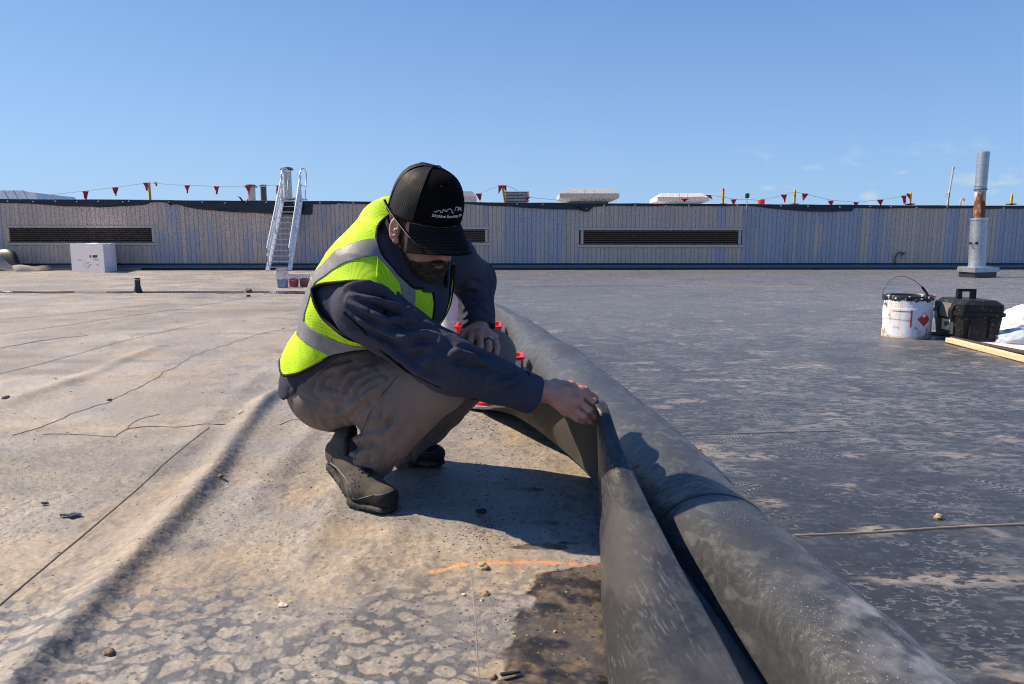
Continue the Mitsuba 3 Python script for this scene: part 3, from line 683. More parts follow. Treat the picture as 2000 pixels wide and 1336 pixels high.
stack_pipe(514, 11, 361, YB + 2.6, 'thin dark vent pipe with a small cap, next to the ladder', 'duct_dark', 15, .07, 'duct_dark', .03)
stack_pipe(560, 16, 327, YB + 3.2, 'tall grey chimney pipe with a rain cap behind the ladder', 'duct_grey', 24, .16, 'duct_dark', .06)
t = thing('vent_stack', 'short grey pipe with a red band, left of the middle yellow posts', 'vent pipe'); a = back(1487, 389, YB + 4)
put('pipe', lathe([(0, zb), (.13, zb), (.13, a[2]), (.11, a[2]), (.11, a[2] - .05), (0, a[2] - .05)], 20, (a[0], YB + 4, 0)), 'duct_grey', 40, t)
put('band', lathe([(.132, a[2] - .22), (.135, a[2] - .2), (.135, a[2] - .04), (.132, a[2] - .03)], 20, (a[0], YB + 4, 0)), 'pennant_red', 40, t)
for px, pyt, r, lab in ((1862, 330, .030, 'tall thin weathered pipe standing up beyond the right end of the wall'), (1877, 388, .03, 'short pale pipe with a bent top beside the tall thin pipe')):
    y = YB + 3; a = back(px, pyt, y); t = thing('mast' if pyt < 350 else 'bent_pipe', lab, 'pipe')
    if pyt < 350:
        q = np.array([(a[0] - .12, y, zb), (a[0] - .07, y, (zb + a[2]) / 2), (a[0], y, a[2])]); put('pole', tube(q, [r * 1.2, r * 1.1, r], 10), 'duct_grey', 40, t)
        put('tip', lathe([(0, a[2]), (.05, a[2]), (.05, a[2] + .07), (0, a[2] + .09)], 12, (a[0], y, 0)), 'duct_grey', 40, t)
    else:
        put('pipe', tube(spline([(a[0], y, zb), (a[0], y, a[2] - .06), (a[0] + .04, y, a[2]), (a[0] + .11, y, a[2] - .02), (a[0] + .12, y, a[2] - .1)], 20), r, 10), 'duct_grey', 40, t)
        put('flange', lathe([(0, zb), (.09, zb), (.09, zb + .03), (.03, zb + .05)], 14, (a[0], y, 0)), 'zinc', 40, t)
# aerials
y = YB + 2.5; a = back(1854, 379, y); t = thing('aerial', 'small rooftop aerial with cross rods, left of the thin pipe', 'aerial')
put('mast', tube([(a[0], y, zb), (a[0], y, a[2] + .05)], .018, 8), 'duct_dark', 40, t)
for k, (dx, dz) in enumerate(((.16, -.03), (.22, -.09), (.12, -.15))): put('rod', tube([(a[0] - dx, y, a[2] + dz), (a[0] + .04, y, a[2] + dz + .02)], .009, 6), 'pale_metal', 40, t)
s0, z0 = onwall(1458.5, 470, .05); s1, z1 = onwall(1458.5, 382, .05)
t = thing('pole_sensor', 'small dark box on a thin pole clipped to the wall above the blue boards', 'sensor')
put('pole', wmesh(tube([(s0, -.06, z0), (s1, -.065, z1)], .012, 8)), 'duct_grey', 40, t)
put('box', wmesh(box(.12, .10, .15, (s1, -.09, z1 - .08), .012)), 'duct_dark', False, t)
put('clip', wmesh(box(.06, .06, .03, (s1, -.04, z1 - .6), .004)), 'zinc', False, t)
# dome light at the far left
y = YB + 9; a, b = back(-70, 388, y), back(82, 372, y); t = thing('skylight', 'low pale rooftop skylight with sloped end at the far left', 'skylight')
x0, x1, zt_ = a[0], b[0], b[2]
put('glazing', hull([(x, q, z) for q in (y, y + 3) for x, z in ((x0, zb + .1), (x1, zb + .1), (x1 - .35, zt_ - .10), (x1 - 1.0, zt_), (x0, zt_))]), 'pale_metal', False, t)
for j in range(6): put('rib', tube([(x1 - .35 - j * .45, y - .01, zb + .12), (x1 - .9 - j * .45, y - .01, zt_ + .004)], .02, 6), 'duct_grey', 40, t)
put('curb', box(x1 - x0 + .1, 3.1, zb * 0 + .14, ((x0 + x1) / 2, y + 1.5, zb)), 'duct_dark', False, t)

# yellow posts and the pennant lines they carry
YP = YB - .7
posts = [(291, 355, 'yellow post carrying the left pennant line, leftmost of all'), (982, 361, 'leaning yellow post with a red pennant next to the stacked louvre vent'), (1413, 367, 'yellow post right of the pale vent hood'), (1553, 369, 'yellow post between two red pennants above the blue boards'),
    (1779, 375, 'yellow post with two red pennants tied at its top'), (1977, 377, 'rightmost yellow post, without any pennant')]
for px, py, lab in posts:
    a = W(px, py, YP); lean = -.10 if px == 982 else 0
    t = thing('marker_post', lab, 'post', 'yellow posts along the wall top')
    zb_ = zb + .01
    put('pole', tube([(a[0] - lean * .9 if lean else a[0], YP, zb_), (a[0], YP, a[2] - .10)], .038, 12), 'post_yellow', 40, t)
    put('tip', tube([(a[0], YP, a[2] - .10), (a[0], YP, a[2] - .05), (a[0], YP, a[2])], [.038, .03, .012], 12), 'pennant_red' if px in (1413, 982) else 'post_yellow', 40, t)
    put('foot', box(.22, .22, .04, (a[0] - lean * .9, YP, zb_), .008), 'duct_dark', False, t)
def pennants(line, flags, lab):
    t = thing('pennant_line', lab, 'pennant line')
    p = resample([W(a, b, YP) for a, b in line], .06, False, 6)
    put('cord', tube(p, .0075, 6), 'cord', 40, t)
    rr = random.Random(len(flags))
    for px, py, w, h, tilt in flags:
        o = W(px, py, YP - .012); k = YP / F; w, h = w * k, h * k; n = 7
        v, f = [], []
        for j in range(n):
            q = j / (n - 1); wd = w * (1 - q) * .5 + .004
            for e in np.linspace(-1, 1, 5):
                v.append((o[0] + e * wd + tilt * h * q, o[1] + .05 * math.sin(q * 4 + e * 2 + px) * q - .03 * e * e * q, o[2] - h * q))
        put('pennant', solid(tm(v, grid_faces(n, 5)), .004, .002), 'pennant_red', 40, t)
pennants([(60, 384), (110, 379), (167, 373), (225, 366), (291, 357), (340, 361), (423, 364), (485, 364), (552, 362)],
    [(167, 373.5, 12, 15, 0), (225, 366, 12, 16, .05), (285, 357, 11, 15, .1), (304, 356, 7, 7, .2), (366, 362, 11, 15, -.05), (423, 364, 11, 15, 0), (485, 362, 13, 18, .05), (545, 362, 9, 17, -.3)], 'red pennants on a cord above the wall, left of the worker')
pennants([(905, 391), (936, 378), (960, 368), (983, 361), (1000, 366), (1030, 385), (1100, 392)],
    [(935, 378, 12, 15, .2), (978, 362, 9, 16, -.25), (985, 362, 8, 12, .3), (1030, 384, 11, 9, 0)], 'red pennants on a sagging cord around the leaning yellow post')
pennants([(1300, 394), (1338, 388), (1386, 381), (1413, 385), (1433, 389), (1485, 391), (1520, 384), (1553, 374), (1573, 379), (1623, 391), (1672, 395), (1720, 390), (1750, 386), (1779, 379)],
    [(1337, 388, 15, 7, 0), (1383, 381, 11, 8, 1.0), (1433, 389.5, 11, 11, 0), (1531, 380, 12, 15, .15), (1573, 378, 12, 15, -.3), (1623, 392, 11, 11, 0), (1672, 395, 10, 10, 0), (1719, 390, 12, 14, .1), (1765, 382, 11, 16, .15), (1775, 378, 10, 14, .2)],
    'red pennants on a cord above the right half of the wall')

# ------------------------------------------------------------------ the ship ladder that climbs over the wall
lad = thing('ship_ladder', 'steep aluminium ship ladder with handrails climbing the wall left of the worker', 'ladder')
def onp(px, py, o): s_, z_ = onwall(px, py, o); return wp(s_, z_, o)
FL, FR = onp(523, 531, 1.05), onp(566, 530, 1.05)
TL, TR = onp(552, 389, .08), onp(588, 389, .08)
FL[2] = FR[2] = .01
for a, b in ((FL, TL), (FR, TR)):
    put('stringer', bar(a, b, .05, .125, up=WT), 'aluminium', False, lad)
up = np.array([0, 0, 1.0])
n = 13
for k in range(n):
    q = (k + .6) / n; a, b = FL + (TL - FL) * q, FR + (TR - FR) * q
    put('tread', bar(a + WT * .02, b - WT * .02, .14, .022, up=(0, 0, 1)) , 'zinc', False, lad)
for j, (h, r) in enumerate(((.60, .036), (.36, .036))):
    for a, b in ((FL, TL), (FR, TR)):
        q0 = a + (b - a) * .04 + up * h; q1 = b + (b - a) * .02 + up * (h + .06)
        put('handrail' if j == 0 else 'mid_rail', tube([q0, q0 + (q1 - q0) * .5, q1], r, 10), 'aluminium', 40, lad)
for a, b in ((FL, TL), (FR, TR)):
    for q in (.05, .5, .95):
        c = a + (b - a) * q; put('rail_post', tube([c, c + up * .61], .02, 8), 'zinc', 40, lad)
# the platform at the top with its guard frames
for a in (TL, TR):
    b = a - WN * .75
    put('guard_rail', tube(spline([a + up * .02, a + up * .80, a + up * .88 - WN * .06, b + up * .86, b + up * .80, b + up * .02], 40), .020, 8), 'zinc', 40, lad)
    put('guard_rail', tube([a + up * .45, b + up * .45], .016, 8), 'zinc', 40, lad)
    c = a + WN * .06; put('bracket', bar(c - up * .02, c - up * 1.0, .05, .02, up=WT), 'zinc', False, lad)
put('platform', bar(TL - WN * .35 + up * .03, TR - WN * .35 + up * .03, .78, .035), 'zinc', False, lad)
# ------------------------------------------------------------------ things standing on the left of the roof
mat('foam_white', base_color=(.68, .65, .67), roughness=.85)
mat('foam_torn', base_color=(.85, .85, .87), roughness=.9)
mat('print_dark', base_color=(.05, .05, .07), roughness=.6)
mat('print_red', base_color=(.45, .05, .05), roughness=.6)
mat('lumber_grey', base_color=(.34, .32, .29), roughness=.8)
mat('felt_pale', base_color=(.30, .28, .25), roughness=.9)
mat('pail_white', base_color=(.46, .49, .57), roughness=.4, specular=.5)
mat('tub_clear', base_color=(.66, .69, .75), roughness=.25, specular=.5, spec_trans=.0)
scene['tub_clear'] = {'type': 'principledthin', 'base_color': {'type': 'rgb', 'value': [.80, .83, .90]}, 'roughness': .12, 'spec_trans': .94, 'diff_trans': .2, 'eta': 1.45}
mat('red_plastic', base_color=(.62, .025, .030), roughness=.35, specular=.5)
mat('label_pale', base_color=(.62, .58, .55), roughness=.7)
# foam block
p = [G(141, 531), G(205, 532.5), G(229, 528.5)]; p.append(p[0] + p[2] - p[1]); h = .70 + 0 * p[0][1]
h = W(141, 474, p[0][1])[2]
t = thing('foam_block', 'tall white foam insulation block with a small dark label, standing before the left vent', 'insulation block')
put('block', hull([np.array([q[0], q[1], z]) for q in p for z in (.0, h - .03)]), 'foam_white', False, t)
ux, uy = nrm(p[1] - p[0]), nrm(p[2] - p[1]); fw, fd = np.linalg.norm(p[1] - p[0]), np.linalg.norm(p[2] - p[1])
ns, nd = 26, 14
q = np.array([[p[0] + ux * fw * a + uy * fd * b + np.array([0, 0, h - .032 + .05 * meshkit.noise(np.array([a * 9, b * 6, 1.]), 2) * (.2 + (a * (1 - a) * b * (1 - b)) ** .3)]) for a in np.linspace(0, 1, ns)] for b in np.linspace(0, 1, nd)])
put('torn_top', tm(q.reshape(-1, 3), grid_faces(nd, ns)), 'foam_torn', False, t, label='white torn upper face')
fn = nrm(np.cross(ux, [0, 0, 1])); 
def onblock(a, z, w, hh, m_, nm):
    c = p[0] + ux * fw * a + fn * .004; put(nm, place(box(w, .004, hh, (0, 0, 0)), c + np.array([0, 0, h * z]), ux, -fn, np.array([0, 0, 1.])), m_, False, t)
onblock(.74, .50, .20, .07, 'print_dark', 'label'); onblock(.60, .50, .07, .07, 'print_red', 'label'); onblock(.77, .43, .22, .02, 'lumber_grey', 'printed_line'); onblock(.8, .26, .10, .015, 'lumber_grey', 'printed_line')
for k, pts in enumerate((((.38, .30), (.42, .20), (.50, .17), (.58, .30), (.62, .24)), ((.20, .42), (.27, .46), (.25, .40), (.31, .44)), ((.42, .38), (.47, .30), (.54, .36)))):
    c = np.array([p[0] + ux * fw * a + fn * .003 + np.array([0, 0, h * z]) for a, z in pts]); put('scribble', tube(resample(c, .03, False, 1), .005, 5), 'lumber_grey', False, t)
# boards lying along the foot of the wall
for k, (a, b, py, hh, lab) in enumerate(((95, 200, 526, .11, 'grey board lying at the foot of the wall, left of the foam block'), (228, 264, 525.5, .12, 'short grey board lying right of the foam block'), (90, 270, 528, .05, 'long low grey board in front of the other boards by the foam block'))):
    q0, q1 = G(a, py), G(b, py); t = put('timber_board', bar(q0 + [0, .1, hh * .5 + .01], q1 + [0, .1, hh * .5 + .01], .30, hh, bev=.006), 'lumber_grey', False, None, lab, 'board')
# small white pail and the heap of old membrane at the far left
c = G(64.5, 521); r = 7.6 / F * c[1]; hh = W(64, 507, c[1])[2]
t = thing('pail', 'small white pail standing beside the heap of old membrane at the far left', 'pail')
put('body', lathe([(0, .0), (r * .88, .0), (r, hh * .95), (r * 1.06, hh * .95), (r * 1.06, hh), (r * .95, hh), (r * .84, .03), (0, .03)], 24, c), 'pail_white', 30, t)
put('handle', tube(spline([c + [-r * 1.05, 0, hh * .9], c + [-r * .7, -r * .9, hh * .5], c + [0, -r * 1.2, hh * .38], c + [r * .7, -r * .9, hh * .5], c + [r * 1.05, 0, hh * .9]], 24), .006, 6), 'zinc', 40, t)
def drape(rows, bs, nm, lab, cat='membrane scrap', th=.006, sm=40):
    a = np.array([spline(r_, 40) for r_ in rows]); a = np.array([[CubicSpline(np.linspace(0, 1, len(rows)), a[:, j])(u) for j in range(40)] for u in np.linspace(0, 1, 24)])
    return put(nm, solid(tm(a.reshape(-1, 3), grid_faces(24, 40)), th), bs, sm, None, lab, cat)
y0 = G(30, 529.5)[1]
def Wd(px, py, dy): return W(px, py, y0 + dy * .55)
drape([[Wd(-60, 500, .9), Wd(-10, 489, .9), Wd(20, 489.5, .9), Wd(31, 495, .8), Wd(40, 515, .7), Wd(62, 521, .7), Wd(100, 521, .8)],
       [Wd(-60, 510, .4), Wd(-10, 498, .4), Wd(18, 492, .45), Wd(30, 500, .4), Wd(42, 519, .35), Wd(70, 526, .3), Wd(100, 526, .4)],
       [Wd(-60, 530, .0), Wd(-10, 526, .0), Wd(12, 522, .0), Wd(28, 522, .0), Wd(45, 526, .0), Wd(72, 529, .0), Wd(96, 529, .0)]], 'black_rubber', 'folded_membrane', 'heap of folded black membrane against the wall at the far left')
drape([[Wd(-40, 488, -.2), Wd(-5, 496, -.2), Wd(10, 509, -.2), Wd(24, 520, -.25), Wd(42, 528, -.3)],
       [Wd(-40, 505, -.4), Wd(-5, 510, -.4), Wd(10, 518, -.4), Wd(22, 525, -.4), Wd(34, 530, -.45)],
       [Wd(-40, 525, -.6), Wd(-5, 526, -.6), Wd(8, 528, -.6), Wd(16, 530.5, -.6), Wd(24, 531, -.6)]], 'felt_pale', 'membrane_offcut', 'pale curled membrane offcut leaning at the left edge of the picture')
drape([[Wd(24, 519, -.3), Wd(40, 517.5, -.3), Wd(60, 520, -.3), Wd(80, 526, -.3)], [Wd(26, 524, -.6), Wd(42, 521, -.6), Wd(56, 524, -.6), Wd(72, 530, -.6)], [Wd(30, 530, -.8), Wd(40, 530, -.8), Wd(46, 532, -.8), Wd(50, 533, -.8)]],
      'felt_pale', 'membrane_offcut', 'pale membrane offcut lying in front of the black heap')
# pipe boot
c = G(270, 572); hh = W(270, 543, c[1])[2]; r = 5.0 / F * c[1]
t = thing('pipe_boot', 'short black pipe stub in a flared rubber boot in the middle of the left roof', 'vent pipe')
put('boot', lathe([(0, .0), (r * 1.9, .0), (r * 1.6, .012), (r * 1.35, hh * .2), (r * 1.15, hh * .42), (0, hh * .42)], 22, c), 'black_rubber', 40, t)
put('pipe', lathe([(r, hh * .40), (r, hh), (r * .8, hh), (r * .8, hh * .5), (0, hh * .5)], 22, c), 'black_rubber', 30, t)
put('clamp', lathe([(r * 1.02, hh * .86), (r * 1.12, hh * .87), (r * 1.12, hh * .92), (r * 1.02, hh * .93)], 22, c), 'duct_grey', 30, t)
# the shallow gutter of standing water
mat('water', base_color=(.045, .042, .040), roughness=.03, specular=.6)
cx = np.linspace(-40, 640, 240); rr = meshkit.fbm(np.stack([cx * .03, 0 * cx, 0 * cx], -1), 3, 7)
pa = np.array([G(a, 568.2 + 1.8 * r_) for a, r_ in zip(cx, rr)]); pb = np.array([G(a, 573.6 - 2.0 * r_ + 2 * math.exp(-((a - 590) / 60) ** 2)) for a, r_ in zip(cx, rr[::-1])])
pa[:, 2] = pb[:, 2] = .005
put('puddle', tm(np.stack([pa, pb]).reshape(-1, 3), grid_faces(2, 240)[:, ::-1]), 'water', True, kind='structure')
lip([(-40, 575), (100, 574.5), (300, 575.5), (470, 574), (640, 578)], .03, .002, 'seam_dust', .06, 12)
# tubs of fasteners
mat('red_goods', base_color=(.62, .012, .03), roughness=.5)
mat('grey_goods', base_color=(.36, .40, .48), roughness=.6)
def tub(px0, px1, pyt, pyb, fill, goods, lab):
    c = G((px0 + px1) / 2, pyb); w = (px1 - px0) / F * c[1]; hh = W(px0, pyt, c[1])[2]; c = c + [0, w / 2, .004]
    t = thing('plastic_tub', lab, 'tub', None)
    def sq(r_, z): return [(c[0] + x * r_, c[1] + y_ * r_, z) for x, y_ in ((-1, -1), (1, -1), (1, 1), (-1, 1))]
    rr_ = [(w / 2 * .86, .004), (w / 2 * .98, hh * .93), (w / 2 * 1.04, hh * .93), (w / 2 * 1.04, hh)]
    n = 28; a = np.linspace(0, 2 * np.pi, n, endpoint=False); sp = (np.abs(np.cos(a)) ** 5 + np.abs(np.sin(a)) ** 5) ** -.2
    v = np.stack([np.stack([c[0] + r_ * sp * np.cos(a), c[1] + r_ * sp * np.sin(a), 0 * a + z], -1) for r_, z in rr_])
    put('shell', tm(v.reshape(-1, 3), grid_faces(4, n, True)), 'tub_clear', 30, t)
    put('lid', tm(np.vstack([v[3] + [0, 0, .004], [[c[0], c[1], hh + .008]]]), [(k, (k + 1) % n, n) for k in range(n)]), 'pail_white', False, t)
    g = np.stack([np.stack([c[0] + r_ * sp * np.cos(a), c[1] + r_ * sp * np.sin(a), 0 * a + z], -1) for r_, z in ((w / 2 * .80, .01), (w / 2 * .86, hh * fill))])
    gm = tm(np.vstack([g.reshape(-1, 3), [[c[0], c[1], hh * fill + .02]]]), np.vstack([grid_faces(2, n, True), [(n + k, n + (k + 1) % n, 2 * n) for k in range(n)]]))
    put('contents', gm, goods, 30, t)
    put('handle', tube(spline([(c[0] - w * .52, c[1] - w * .1, hh * .9), (c[0] - w * .4, c[1] - w * .56, hh * .6), (c[0] + .02, c[1] - w * .6, hh * .48), (c[0] + w * .4, c[1] - w * .56, hh * .6), (c[0] + w * .52, c[1] - w * .1, hh * .9)], 24), .005, 6), 'pail_white', 40, t)
tub(538.5, 559.5, 526, 563, .45, 'grey_goods', 'tall clear plastic tub with grey contents, left of the two red ones')
tub(562, 580.5, 535, 561, .60, 'red_goods', 'clear plastic tub of red goods next to the tall clear tub')
tub(583, 603, 535, 560.5, .62, 'red_goods', 'clear plastic tub of red goods closest to the worker\'s back')
# pail and red boxes behind the worker
c = G(884, 651); r = 26 / F * c[1]; hh = W(884, 571, c[1])[2]
t = thing('white_pail', 'white plastic pail standing behind the worker between his arms', 'pail')
put('body', lathe([(0, .006), (r * .84, .006), (r * .96, hh * .86), (r * 1.05, hh * .86), (r * 1.05, hh * .90), (r * .99, hh * .90), (r * 1.02, hh * .985), (r * 1.06, hh * .985), (r * 1.06, hh), (r * .95, hh), (r * .82, .03), (0, .03)], 40, c), 'pail_white', 25, t)
put('handle', tube(spline([c + [-r * 1.06, 0, hh * .86], c + [-r * .8, -r * .8, hh * .45], c + [0, -r * 1.15, hh * .32], c + [r * .8, -r * .8, hh * .45], c + [r * 1.06, 0, hh * .86]], 30), .004, 6), 'zinc', 40, t)
def crate(px0, px1, pyt, pyb, lab, dp=.30, plate=False):
    a, b = G(px0, pyb, .012), G(px1, pyb, .012); hh = W(px0, pyt, a[1])[2] - .012; w = b[0] - a[0]; c = (a + b) / 2 + [0, dp / 2, 0]
    t = thing('red_tray', lab, 'tray'); k = .016
    out = box(w, dp, hh, c, .012); inn = box(w - 2 * k, dp - 2 * k, hh, c + [0, 0, .02], .008)
    o = m3.Manifold(m3.Mesh(np.asarray(out.vertices, np.float32), np.asarray(out.faces, np.uint32))) - m3.Manifold(m3.Mesh(np.asarray(inn.vertices, np.float32), np.asarray(inn.faces, np.uint32)))
    put('body', o, 'red_plastic', 30, t)
    rm = box(w + .016, dp + .016, .014, c + [0, 0, hh - .010], .005); o = m3.Manifold(m3.Mesh(np.asarray(rm.vertices, np.float32), np.asarray(rm.faces, np.uint32))) - m3.Manifold(m3.Mesh(np.asarray(inn.vertices, np.float32), np.asarray(inn.faces, np.uint32)))
    put('rim', o, 'red_plastic', 30, t)
    if plate: put('label', box(w * .36, .004, hh * .55, (c[0] + w * .26, c[1] - dp / 2 - .002, c[2] + hh * .22)), 'label_pale', False, t)
crate(889, 978, 638, 664, 'red plastic tray behind the hand that rests on the knee')
crate(940, 1022, 698, 724, 'red plastic tray with a pale label beside the rolled fold', .16, True)
a = G(938, 798, .010); t = thing('pail_cover', 'red round pail cover with a grey rim lying on the ground under the outstretched arm', 'cover')
put('disc', lathe([(0, .03), (.10, .032), (.105, .026), (.125, .026), (.13, .010), (.10, .006), (0, .006)], 40, a + [.035, .12, 0]), 'red_plastic', 30, t)
put('rim', lathe([(.129, .0), (.136, .001), (.136, .012), (.129, .013)], 40, a + [.035, .12, 0]), 'duct_grey', 30, t)

# ------------------------------------------------------------------ things on the right
def galv(p, n, uv):
    f1, f2, k = voronoi(p.x * 26 + p.y * 20, p.z * 26); return mix((.36, .39, .44), (.52, .55, .60), k * .6 + .4 * fbm(p.x * 4, p.y * 4, p.z * 3, 3))
mat('galvanised', base_color=proc(galv), roughness=.42, metallic=.75)
def rusty(p, n, uv):
    a = smoothstep(.35, .60, fbm(p.x * 11, p.y * 11, p.z * 3.2, 4) + .5 * (1.75 - p.z)); return mix((.58, .58, .60), mix((.30, .11, .035), (.10, .040, .022), fbm(p.x * 24, p.y * 24, p.z * 9, 3)), a)
mat('rusted_zinc', base_color=proc(rusty), roughness=.65, metallic=.2)
q = [G(1869, 541), G(1903, 543.5), G(1949, 542)]; q3 = q[0] + q[2] - q[1]; hb = W(1903, 522, q[1][1])[2]; cc = (q[0] + q[2]) / 2
fp = thing('flue_pipe', 'tall galvanised flue pipe with a rusted section on a square base at the right', 'flue pipe')
put('curb', hull([np.r_[(k + (cc - k) * .08)[:2], z] for k in (*q, q3) for z in (-.02, hb * .55)]), 'black_rubber', False, fp, label='black square curb')
put('base_plate', hull([np.r_[(k + (cc - k) * s_)[:2], z] for k in (*q, q3) for s_, z in ((-.03, hb * .52), (-.03, hb * .93), (.05, hb))]), 'galvanised', False, fp)
yb = cc[1]
def cyl(px0, py0, px1, py1, w0, w1, m_, nm, extra=0, label=None):
    a, b = W(px0, py0, yb), W(px1, py1, yb); n = 14; u = np.linspace(0, 1, n); pts = a + (b - a) * u[:, None]
    r_ = (w0 + (w1 - w0) * u) / 2 * yb / F
    dn = 1 + 0 * u
    return put(nm, tube(pts, r_ * dn, 32), m_, 40, fp, label=label)
cyl(1907.5, 526, 1912.5, 427, 29, 28.5, 'galvanised', 'lower_pipe')
cyl(1912.3, 432, 1914.8, 372, 18.5, 18.5, 'rusted_zinc', 'middle_pipe', label='rust streaked section of the flue')
cyl(1914.9, 374, 1921.2, 297, 20, 20.5, 'galvanised', 'upper_pipe')
def ringat(px, py, w, nm, m_, hgt=.03):
    c = W(px, py, yb); r_ = w / 2 * yb / F; put(nm, lathe([(r_ * .9, -hgt / 2), (r_, -hgt / 2), (r_, hgt / 2), (r_ * .9, hgt / 2)], 32, c), m_, 30, fp)
ringat(1912.4, 428, 30.5, 'collar', 'zinc', .05); ringat(1915, 370, 23, 'clamp', 'rust_pipe', .025); ringat(1915.2, 363, 21.5, 'clamp', 'zinc', .02)
for px, py in ((1907, 475), (1894, 475)):
    c = W(px, py, yb - .24 if px == 1907 else yb - .05); m = trimesh.creation.cylinder(.035, .05, sections=12); put('bolt', place(m, c, [1, 0, 0], [0, 0, 1], [0, -1, 0] if px == 1907 else [-1, 0, 0]) if px == 1907 else place(m, c, [0, 1, 0], [0, 0, 1], [1, 0, 0]), 'print_dark', False, fp)
tv_ = np.array([W(1921, 298, yb)]);
# paint can
c = G(1770, 664.5); r = 43.0 / F * c[1]; c = W(1770, 640, c[1] + r) * [1, 1, 0]; r = 43.2 / F * c[1]; hh = W(1770, 575.5, c[1] - 0)[2]
def can_paint(p, n, uv):
    a = uv.x * 6.2831853; z = p.z / hh
    dirt = smoothstep(.52, .66, fbm(uv.x * 34, p.z * 22, 0., 4) - z * .55 + .12) * .8
    drip = smoothstep(.56, .70, fbm(uv.x * 95, p.z * 1.6, 3., 3)) * smoothstep(.2, .9, z + .2) * smoothstep(.50, .40, fbm(uv.x * 9, 0., 7., 2))
    col = mix((.70, .73, .80), (.56, .59, .68), fbm(uv.x * 14, p.z * 5, 1., 3))
    col = mix(col, (.50, .36, .10), drip * .75)
    col = mix(col, (.30, .19, .08), dirt)
    return mix(col, (.30, .17, .07), smoothstep(.10, .03, z) * .7)
mat('can_white', base_color=proc(can_paint), roughness=.35, specular=.5)
can = thing('paint_can', 'drip stained white metal can with a wire handle and red diamond label beside the toolbox', 'can')
prof = [(0, .004), (r * .985, .004), (r * .995, .012), (r * .98, .02), (r * .98, hh * .44), (r * 1.0, hh * .455), (r * 1.0, hh * .70), (r * .985, hh * .715), (r * .985, hh * .93), (r * 1.0, hh * .94)]
prof = np.array([(x, z) for (a, b), (a1, b1) in zip(prof, prof[1:]) for x, z in ((a + (a1 - a) * k / 4, b + (b1 - b) * k / 4) for k in range(4))] + [prof[-1]])
n = 72; a = np.linspace(0, 2 * np.pi, n + 1)
v = np.stack([c[0] + prof[:, :1] * np.cos(a), c[1] + prof[:, :1] * np.sin(a), np.broadcast_to(prof[:, 1:], (len(prof), n + 1))], -1)
v += (.002 * (meshkit.noise(v * 16, 3) - .5))[..., None] * np.array([1, 1, 0])
put('body', tm(v.reshape(-1, 3), grid_faces(len(prof), n + 1)), 'can_white', True, can, uv=np.stack([np.broadcast_to(a / 6.2831853, (len(prof), n + 1)), np.broadcast_to(prof[:, 1:] / hh, (len(prof), n + 1))], -1).reshape(-1, 2))
mat('tar', base_color=(.016, .015, .017), roughness=.3, specular=.6)
rimv = []
for rad, z in ((.99, .91), (1.03, .925), (1.05, .96), (1.03, .995), (.96, 1.0), (.93, .97), (.9, .9), (0, .88)): rimv.append((r * rad, hh * z))
m = lathe(rimv, 90, c); vv = m.vertices; low = np.abs(vv[:, 2] - hh * .91) < .004 * hh
vv[low, 2] -= .030 * meshkit.noise(np.c_[vv[low, :2] * 60, np.zeros(low.sum())], 2) ** 1.5 + .0
put('rim', tm(vv, m.faces), 'tar', 30, can, label='tar blackened rim')
rng2 = random.Random(8)
for k in range(26):
    an = -math.pi * rng2.uniform(.02, .98) * 1.0; s_ = rng2.uniform(.003, .008)
    q_ = c + np.array([math.cos(an) * r * 1.03, math.sin(an) * r * 1.03, hh * rng2.uniform(.90, 1.0)])
    m = rock(s_, k, (1.2, .7, 1.4)); m.apply_translation(q_); put('paint_chip', m, 'foam_torn', False, can)
for k in range(5):
    an = -math.pi * rng2.uniform(.08, .42); m = rock(.007, k + 50, (1.8, .8, .8)); m.apply_translation(c + np.array([math.cos(an) * r * 1.0, math.sin(an) * r * 1.0, hh * .975])); put('red_smear', m, 'red_plastic', False, can)
def oncan(px, py):
    d = ray(px, py); o = CAM[:2] - c[:2]; A = d[:2] @ d[:2]; B = o @ d[:2]; C_ = o @ o - (r * 1.004) ** 2; k = (-B - math.sqrt(max(B * B - A * C_, 0))) / A; return CAM + d * k
def canpatch(px, py, poly, bs, nm, lift=0.0, label=None):
    """a flat print wrapped on the can: poly in metres around the point seen at px, py."""
    o = oncan(px, py); a0 = math.atan2(o[1] - c[1], o[0] - c[0])
    g = shapely.Polygon(poly); m = trimesh.creation.extrude_polygon(g, .0004, engine='earcut'); m = m.subdivide_to_size(.012)
    q_ = m.vertices; an = a0 + q_[:, 0] / r; rad = r * 1.006 + lift + q_[:, 2]
    return put(nm, tm(np.stack([c[0] + rad * np.cos(an), c[1] + rad * np.sin(an), o[2] + q_[:, 1]], -1), m.faces), bs, False, can, label=label)
def dia(s_): return [(0, s_), (s_, 0), (0, -s_), (-s_, 0)]
canpatch(1805, 624, dia(.060), 'foam_torn', 'hazard_label'); canpatch(1805, 624, dia(.056), 'print_red', 'hazard_label', .0008, 'red diamond hazard label')
fl = np.array([(-.012, -.010), (-.016, .004), (-.010, .012), (-.008, .006), (-.002, .022), (.004, .010), (.008, .016), (.014, .004), (.011, -.010)]); canpatch(1805, 617, fl, 'foam_torn', 'flame_mark', .0016)
canpatch(1805, 640, [(-.004, -.007), (.003, -.007), (.004, .007), (-.003, .007)], 'foam_torn', 'class_mark', .0016)
